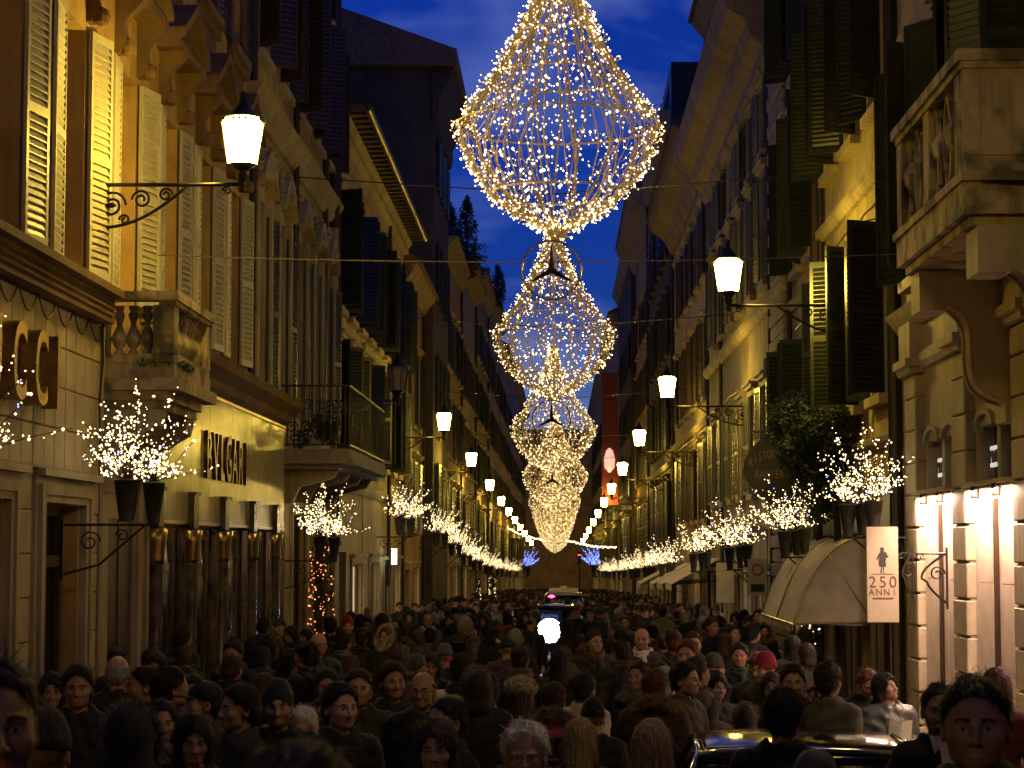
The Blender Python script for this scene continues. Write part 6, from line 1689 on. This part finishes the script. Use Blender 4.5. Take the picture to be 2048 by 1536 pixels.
person('hood', 958, 1336, 1.70, D(180), 'charcoal', 'brown', 0, 'person in a charcoal hood seen from behind', hatc='charcoal', furc='grey')

# extras carried or worn by single people
def carry(label, cat, name, P, parts):
    t = thing(name, label, cat, P)
    for nm, b, m in parts: b.build(nm, m, t)
    return t
tp = tour.location; s_ = tour.scale[0]
q = MB(); bx, by, bz = tp.x + .19, tp.y - .20, tp.z + .60
q.prism([(bx - .15, bz), (bx + .15, bz - .01), (bx + .17, bz + .36), (bx - .17, bz + .37)], 'y', by - .05, by + .05)
h = MB(); [h.tube([(bx - .07, by + dy, bz + .36), (bx - .06, by + dy, bz + .50), (bx + .05, by + dy, bz + .50), (bx + .07, by + dy, bz + .36)], .005, 5) for dy in (-.045, .045)]
carry('white paper carrier bag held by the woman in leather', 'bag', 'carrier_bag', (bx, by, bz), [('bag_body', q, CC['white']), ('handle', h, CC['beige'])])
q = MB(); mx_, my_, mz_ = tp.x + .02, tp.y - .30 * s_, tp.z + 1.15 * s_
q.add([(mx_ - .09, my_, mz_ - .05), (mx_, my_ - .02, mz_ - .06), (mx_ + .03, my_ - .02, mz_ + .17), (mx_ - .06, my_, mz_ + .18), (mx_ + .10, my_, mz_ - .03), (mx_ + .12, my_, mz_ + .18)], [(0, 1, 2, 3), (1, 4, 5, 2)])
tag(q.build('folded_map', CC['white']), 'folded paper map in the hands of the woman looking up', 'map')
rp = read.location; q = MB(); c, s__ = math.cos(D(20)), math.sin(D(20)); lx, ly = .01, -.33; X_, Y_ = rp.x + c * lx - s__ * ly, rp.y + s__ * lx + c * ly
q.bbox(X_ - .035, X_ + .035, Y_ - .03, Y_ - .02, rp.z + 1.36, rp.z + 1.50, .004); tag(q.build('mobile_phone', M['iron']), 'dark phone held up by the man with glasses', 'phone')
# shirt and tie for the suit, pale collar, fluffy hat
sp_ = suit.scale[0]
q = MB(); q.prism([(-.05, 1.47), (.05, 1.47), (.012, 1.22), (-.012, 1.22)], 'y', -.118, -.108); q.prism([(-.085, 1.49), (-.02, 1.44), (-.06, 1.40)], 'y', -.095, -.075); q.prism([(.085, 1.49), (.02, 1.44), (.06, 1.40)], 'y', -.095, -.075)
q.tube([(.075 * math.cos(a) , .02 + .07 * math.sin(a), 1.468) for a in [2*PI*i/16 for i in range(16)]], .013, 6, True)
o = place('shirt', q.mesh('shirt'), CC['white'], suit, loc=(0, 0, 0))
fm = hat_mesh(TPL['woman2']['o'], 'furhat'); fm.materials.append(FUR['cream']); hatn = place('hat', fm, None, fh, loc=(0, 0, 0))
n = 2600; RGh = np.random.default_rng(3); co = np.empty(len(fm.vertices) * 3); fm.vertices.foreach_get('co', co); co = co.reshape(-1, 3); pk = RGh.integers(0, len(co), n)
d = co[pk] - np.array([0, .02, 1.66]); d = d / np.linalg.norm(d, axis=1)[:, None] + RGh.normal(0, .3, (n, 3)); sd = np.cross(d, RGh.normal(0, 1, (n, 3))) * .003
V = np.concatenate([co[pk] - sd, co[pk] + sd, co[pk] + d * .018 + sd * .2, co[pk] + d * .018 - sd * .2]); k = np.arange(n)
hm = make_mesh('hat_fluff', V, np.stack([k, k + n, k + 2*n, k + 3*n], 1)); place('hat_fluff', hm, FUR['cream'], fh, loc=(0, 0, 0), kind='stuff')

# ---------------------------------------------------------------- the rest of the crowd, one by one as far as they can be told apart
taken = [(o.location.x, o.location.y) for o in bpy.data.objects if o.name.startswith('person') and o.parent is None]
rc_ = random.Random(21)
coats = ['black', 'charcoal', 'navy', 'brown', 'olive', 'black', 'grey green', 'maroon', 'purple', 'taupe', 'teal', 'black', 'grey', 'beige', 'charcoal', 'cream']
hairs = ['black', 'dark brown', 'brown', 'grey', 'blond', 'auburn', 'white']
darkc = ['black', 'black', 'charcoal', 'navy', 'brown', 'black']
desc = {'man': 'man with short %s hair', 'man2': 'man with cropped %s hair', 'bald': 'balding man with glasses and %s hair', 'woman': 'woman with long %s hair', 'woman2': 'woman with shoulder length %s hair', 'bob': 'woman with a %s bob',
        'oldwoman': 'fur collared woman with fluffy %s hair', 'beanie': 'person in a %s knitted hat', 'cap': 'person in a %s cap', 'hood': 'person in a fur trimmed %s hood', 'furcoll': 'fur collared person with %s hair', 'man_phone': 'person with %s hair raising a phone'}
marks = [(21, 'level with the stone balcony'), (27, 'level with the jeweller letters'), (33, 'level with the cream awning'), (40, 'level with the iron balcony'), (47, 'level with the quoined corner'), (55, 'near the bright headlight'), (66, 'beyond the bright headlight'), (90, 'far down the street')]
used = set(); cnt = 0; tries = 0
while cnt < 190 and tries < 40000:
    tries += 1
    Y = 13.5 + (rc_.random() ** 1.15) * 52; x = rc_.uniform(-4.5, 4.15)
    if any((x - a) ** 2 + (Y - b) ** 2 < (.60 if Y < 30 else .56) ** 2 for a, b in taken): continue
    if 11 < Y < 16.2 and .3 < x < 2.9: continue
    if (10 < Y < 23 and x > 2.2) or (Y < 30 and x > 3.0): continue
    if (59.5 < Y < 65 and -1.6 < x < 1.4) or (53 < Y < 56.5 and abs(x + .27) < .8): continue
    if 30.8 < Y < 36.2 and x > 3.5: continue
    if 22 < Y < 56 and abs(x - (-.27 * Y / 54)) < (.31 if Y > 24 else .1): continue
    tk = rc_.choice(['man', 'man', 'man2', 'woman', 'woman', 'woman2', 'bob', 'beanie', 'hood', 'furcoll', 'cap', 'man_phone', 'man2', 'man'] + (['bald', 'oldwoman'] if rc_.random() < .35 else [])); hc = rc_.choice(['black', 'dark brown', 'black', 'dark brown', 'brown', 'auburn', 'black', 'grey']) if tk != 'oldwoman' else rc_.choice(['white', 'grey']); ct = rc_.choice(coats if rc_.random() < .35 else darkc); htc = rc_.choice(['charcoal', 'black', 'grey', 'red', 'navy', 'brown', 'black', 'teal', 'olive', 'purple'])
    if tk == 'hood': htc = ct
    back = rc_.random() < .63; yaw = rc_.gauss(PI if back else 0, .45)
    place_ = next(t for d_, t in marks if Y < d_); side = 'jeweller side' if x < -1.7 else ('cafe side' if x > 1.6 else 'mid street')
    lb = '%s, %s coat, %s, %s, %s' % (desc[tk] % (htc if tk in ('beanie', 'cap', 'hood') else hc), ct, 'walking away' if back else 'facing the camera', side, place_)
    if lb in used or len(lb.replace(',', '').split()) > 16:
        lb = lb.replace(', facing the camera', '').replace(', walking away', '')
        if lb in used or len(lb.replace(',', '').split()) > 16: continue
    used.add(lb); taken.append((x, Y)); cnt += 1
    person(tk, pos=(x, Y), H=rc_.uniform(1.56, 1.68) if tk in ('woman', 'woman2', 'bob', 'oldwoman', 'furcoll') else rc_.uniform(1.64, 1.82), yaw=yaw, coat=ct, hairc=hc, skin=rc_.randrange(4), label=lb, hatc=htc, furc=rc_.choice(['tan', 'grey', 'tan', 'cream']), group='crowd strolling down the street', extra=rc_.choice([None, ('scarf', rc_.choice(['grey', 'maroon', 'taupe', 'charcoal', 'navy', 'beige', 'olive', 'white'])), ('scarf', rc_.choice(['black', 'brown', 'grey', 'purple', 'teal'])), ('bag', rc_.choice(['black', 'brown', 'maroon', 'taupe'])), ('pack', rc_.choice(['black', 'navy', 'red', 'olive', 'charcoal']))]))

# the distant crowd reads as one mass
rgf = random.Random(77); vs, fs, mi = [], [], []
prof = [(.0, .0, .0), (.11, .09, .05), (.12, .10, .5), (.20, .15, .8), (.19, .14, 1.1), (.22, .13, 1.33), (.15, .10, 1.45), (.06, .06, 1.48), (.075, .09, 1.54), (.085, .105, 1.62), (.07, .09, 1.70), (.0, .0, 1.74)]
fm_ = [CC[k] for k in ('black', 'charcoal', 'navy', 'brown', 'maroon', 'olive', 'taupe', 'purple')] + SK[:3] + [HC[k] for k in ('black', 'dark brown', 'black', 'brown')]
for _ in range(900):
    Y = 66 + rgf.random() ** .9 * 130; x = rgf.uniform(-4.3, 4.0); s = rgf.uniform(.9, 1.06); a0 = rgf.uniform(0, 6.28); cm = rgf.choice([0, 0, 0, 1, 1, 2, 3, 4, 5, 6, 7]); facing = rgf.random() < .5; hm_ = rgf.choice([11, 11, 12, 12, 13, 14]); n = 8; b0 = len(vs); sk_ = rgf.choice([8, 9, 10])
    lean = rgf.gauss(0, .03)
    for (rx, ry, z) in prof:
        for j in range(n):
            a = 2 * PI * j / n; px_, py_ = rx * math.cos(a), ry * math.sin(a)
            vs.append((x + (px_ * math.cos(a0 * .12) - py_ * math.sin(a0 * .12)) * s + lean * z, Y + (px_ * math.sin(a0 * .12) + py_ * math.cos(a0 * .12)) * s, gz(Y) + z * s))
    for i in range(len(prof) - 1):
        for j in range(n):
            j2 = (j + 1) % n; fs.append((b0 + i*n + j, b0 + i*n + j2, b0 + (i+1)*n + j2, b0 + (i+1)*n + j))
            front = j in (4, 5, 6, 7); mi.append(cm if i < 6 else ((sk_ if (facing and front and i < 9) or i < 7 else hm_)))
me = bpy.data.meshes.new('distant_crowd'); me.from_pydata(vs, [], fs); me.polygons.foreach_set('material_index', mi); me.polygons.foreach_set('use_smooth', [True] * len(fs)); me.update()
for m in fm_: me.materials.append(m)
tag(place('distant_crowd', me), 'dense distant crowd filling the far end of the street', 'crowd', kind='stuff')
# ================================================================ vehicles
M['paint_blk'] = mat_plain('black_car_paint', (.008, .008, .010), .12, .2, .7)
M['car_glass'] = mat_plain('car_glass', (.006, .007, .009), .03, 0, .9)
M['car_glass2'] = mat_plain('plain_car_glass', (.004, .004, .005), .05, 0, .5)
M['car_glass'].node_tree.nodes['Principled BSDF'].inputs['IOR'].default_value = 2.3
M['chrome'] = mat_plain('chrome', (.6, .58, .55), .12, 1.0)
M['rubber'] = mat_plain('tyre_rubber', (.012, .012, .012), .8)
def loft(mb, rings):
    n = len(rings[0]); vs = [p for r in rings for p in r]
    fs = [(i*n + j, i*n + (j+1) % n, (i+1)*n + (j+1) % n, (i+1)*n + j) for i in range(len(rings) - 1) for j in range(n)]
    fs += [tuple(range(n - 1, -1, -1)), tuple(range((len(rings) - 1) * n, len(rings) * n))]; mb.add(vs, fs)
def make_car(label, x, y, yaw, paint, tall=1.0, lights=0.0, wide=1.0):
    """front of the car points to -Y; lights > 0 switches the headlamps on"""
    t = thing('car', label, 'car', (x, y, gz(y)), yaw); w = .88 * wide; T = tall
    def put(nm, mb, m, smooth=False, par=None): return place(nm, mb.mesh(nm, smooth), m, par or t, loc=(0, 0, 0))
    def sec(yy, hw, zl, zh, r=.10):
        return [(-hw + r, yy, zl), (hw - r, yy, zl), (hw, yy, zl + r), (hw * 1.0, yy, zh - r), (hw - r * 1.2, yy, zh), (-hw + r * 1.2, yy, zh), (-hw, yy, zh - r), (-hw, yy, zl + r)]
    b = MB(); loft(b, [sec(-2.12, w*.80, .32, .62), sec(-2.02, w*.94, .22, .74*T), sec(-1.6, w, .20, .86*T), sec(-.8, w*1.01, .20, .94*T), sec(.4, w*1.02, .20, .95*T), sec(1.5, w, .20, .97*T), sec(2.02, w*.95, .26, .95*T), sec(2.12, w*.85, .36, .80*T)])
    put('body', b, M[paint] if isinstance(paint, str) else paint, True)
    g = MB(); zr = 1.44 * T
    A = [(-.74*wide, -.95, .92*T), (.74*wide, -.95, .92*T), (.56*wide, -.18, zr - .03), (-.56*wide, -.18, zr - .03)]
    g.quad(*A); B = [(-.56*wide, 1.05, zr - .04), (.56*wide, 1.05, zr - .04), (.72*wide, 1.75, .98*T), (-.72*wide, 1.75, .98*T)]; g.quad(*B)
    for s in (-1, 1): g.quad((s*.76*wide, -.92, .93*T), (s*.58*wide, -.16, zr - .04), (s*.58*wide, 1.03, zr - .05), (s*.75*wide, 1.7, .97*T))
    put('windscreen', g, M['car_glass' if y < 30 else 'car_glass2'])
    r = MB(); loft(r, [[(-.54*wide, yy, z - .02), (.54*wide, yy, z - .02), (.60*wide, yy, z - .005), (.54*wide, yy, z + .03), (0, yy, z + .055), (-.54*wide, yy, z + .03), (-.60*wide, yy, z - .005)] for yy, z in ((-.24, zr - .04), (.0, zr), (.5, zr + .015), (1.0, zr), (1.2, zr - .05))]); put('roof', r, M[paint] if isinstance(paint, str) else paint, True)
    tr = MB()
    for s in (-1, 1): tr.tube([(s*.77*wide, -.97, .93*T), (s*.60*wide, -.20, zr - .01), (s*.61*wide, .3, zr + .02), (s*.61*wide, 1.0, zr), (s*.76*wide, 1.76, .98*T)], .022, 6)
    tr.tube([(-.60*wide, -.22, zr - .005), (-.3*wide, -.235, zr + .02), (0, -.24, zr + .03), (.3*wide, -.235, zr + .02), (.60*wide, -.22, zr - .005)], .02, 6); put('trim', tr, M['chrome'], True)
    for s in (-1, 1):
        m_ = MB(); m_.lathe([(.02, -.07), (.10, -.05), (.11, .03), (.03, .08)], (s*(w + .10), -.62, 1.0*T), 10, sy=.6); put('mirror', m_, M[paint] if isinstance(paint, str) else paint, True)
        for yy in (-1.32, 1.32):
            k = MB(); prof_ = [(.0, -.11), (.27, -.11), (.32, -.07), (.32, .07), (.27, .11), (0, .11)]
            for p in prof_: pass
            ang = [(math.cos(2*PI*i/18), math.sin(2*PI*i/18)) for i in range(18)]
            rings = [[(s*w*.93 + px_, yy + rr*c_, .32 + rr*s2) for c_, s2 in ang] for rr, px_ in ((.28, -.11), (.32, -.07), (.32, .07), (.28, .11))]; loft(k, rings); wh = put('wheel', k, M['rubber'], True)
            k = MB(); loft(k, [[(s*w*.93 + s*.112, yy + .2*c_, .32 + .2*s2) for c_, s2 in ang], [(s*w*.93 + s*.125, yy + .16*c_, .32 + .16*s2) for c_, s2 in ang]]); put('rim', k, M['chrome'], False, wh)
        h = MB(); h.lathe([(.02, -.03), (.11, -.02), (.12, .02), (.10, .03)], (0, 0, 0), 14)
        me = h.mesh('headlight', True); lm = mat_emit('headlamp_lens', (.92, .93, 1.0), lights) if lights else M['chrome']
        ho = place('headlight', me, lm, t, loc=(s*.62*wide, -2.09, .66*T), rot=(PI/2, 0, 0))
        tl_ = MB(); tl_.box(s*.62*wide - .12, s*.62*wide + .12, 2.06, 2.13, .70*T, .86*T); put('tail_light', tl_, mat_plain('tail_lens', (.25, .01, .01), .15))
    pl = MB(); pl.box(-.24, .24, -2.145, -2.12, .40, .50); put('number_plate', pl, mat_plain('plate_white', (.5, .5, .48), .4)); gr = MB()
    for i in range(5): gr.box(-.34, .34, -2.13, -2.10, .53 + .035*i, .545 + .035*i)
    put('grille', gr, M['chrome']); return t
make_car('black car with blue sky reflected in its windscreen, roof edge shining', 1.50, 13.2, D(-3), 'paint_blk', .88, wide=1.08)
hc = make_car('dark car coming through the crowd with a dazzling headlight', -.15, 62.0, 0.0, 'paint_blk', 1.12, lights=6.0)
for ch in hc.children:
    if ch.name.startswith('headlight') and ch.location.x > 0:
        pass
# the dazzling lamp: a scooter riding just ahead of that car
def scooter(label, x, y, power):
    t = thing('scooter', label, 'scooter', (x, y, gz(y)))
    def put(nm, mb, m, smooth=False, par=None): return place(nm, mb.mesh(nm, smooth), m, par or t, loc=(0, 0, 0))
    ang = [(math.cos(2*PI*i/18), math.sin(2*PI*i/18)) for i in range(18)]
    for yy in (-.62, .62):
        k = MB(); loft(k, [[(px_, yy + rr*c_, .25 + rr*s2) for c_, s2 in ang] for rr, px_ in ((.2, -.06), (.25, -.03), (.25, .03), (.2, .06))]); put('wheel', k, M['rubber'], True)
    k = MB(); k.prism([(-.55, .45), (-.62, .75), (-.48, 1.12), (-.40, 1.12), (-.40, .45), (.1, .32), (.1, .24), (-.45, .3)], 'x', -.2, .2); put('leg_shield', k, M['paint_blk'])
    k = MB(); k.prism([(.05, .3), (.1, .72), (.85, .78), (.9, .5), (.6, .3)], 'x', -.18, .18); put('body', k, M['paint_blk']); k = MB(); k.prism([(.05, .73), (.12, .82), (.8, .86), (.84, .79)], 'x', -.16, .16); put('seat', k, M['rubber'])
    k = MB(); k.tube([(-.36, -.38, 1.10), (0, -.44, 1.06), (.36, -.38, 1.10)], .018, 6); k.tube([(0, -.44, 1.06), (0, -.62, .25)], .03, 6); put('handlebar', k, M['chrome'])
    for s in (-1, 1): k = MB(); k.tube([(s*.3, -.4, 1.1), (s*.36, -.4, 1.3)], .008, 5); k.lathe([(.01, -.05), (.06, 0), (.01, .05)], (s*.36, -.4, 1.34), 8, sy=.4); put('mirror', k, M['chrome'])
    k = MB(); k.prism([(-.5, 1.12), (-.36, 1.5), (-.34, 1.5), (-.46, 1.12)], 'x', -.22, .22); put('windshield', k, M['car_glass'])
    k = MB(); k.lathe([(.02, -.04), (.30, -.03), (.32, .02), (.28, .04)], n=24); place('headlight', k.mesh('headlight', True), mat_emit('bright_headlamp', (.95, .93, 1.0), power), t, loc=(0, -.58, 1.08), rot=(PI/2 + .06, 0, 0))  # lamp disc oversized: the lens glare is put into its shape
    return t
xs_, _, zs_ = onY(1099, 1250, 54.0)
scooter('scooter with a dazzling white headlight in the middle of the crowd', xs_, 54.4, 70)
taken_rider = person('beanie', pos=(xs_, 54.8), H=1.66, yaw=0, coat='black', label='rider in a dark helmet behind the dazzling headlight', hatc='black')
taken_rider.location.z -= .12
ox, oy, oz = onY(1040, 1247, 53.0)
# small vehicle with a light bar further on
pv = make_car('pale van roof with a light bar far behind the headlight', .12, 74.0, PI, mat_plain('pale_van_paint', (.16, .16, .17), .3), 1.35)
q = MB(); q.box(-.5, .5, .1, .35, 2.0, 2.12); q.box(-.12, .12, .1, .35, 2.12, 2.2); place('light_bar', q.mesh('light_bar'), M['steel'], pv, loc=(0, 0, 0))
for k, (px_, py_) in enumerate(((1103, 1193), (1117, 1211))):
    wx, wy, wz = onY(px_, py_, 71.7); pl_ = pv.location
    q = MB(); q.lathe([(.02, -.05), (.13, 0), (.02, .05)], (-(wx - pl_.x), -(wy - pl_.y), wz - pl_.z), 10); place('brake_light', q.mesh('brake_light'), mat_emit('brake_red', (1, .03, .14), 12) if k == 0 else bpy.data.materials['brake_red'], pv, loc=(0, 0, 0))
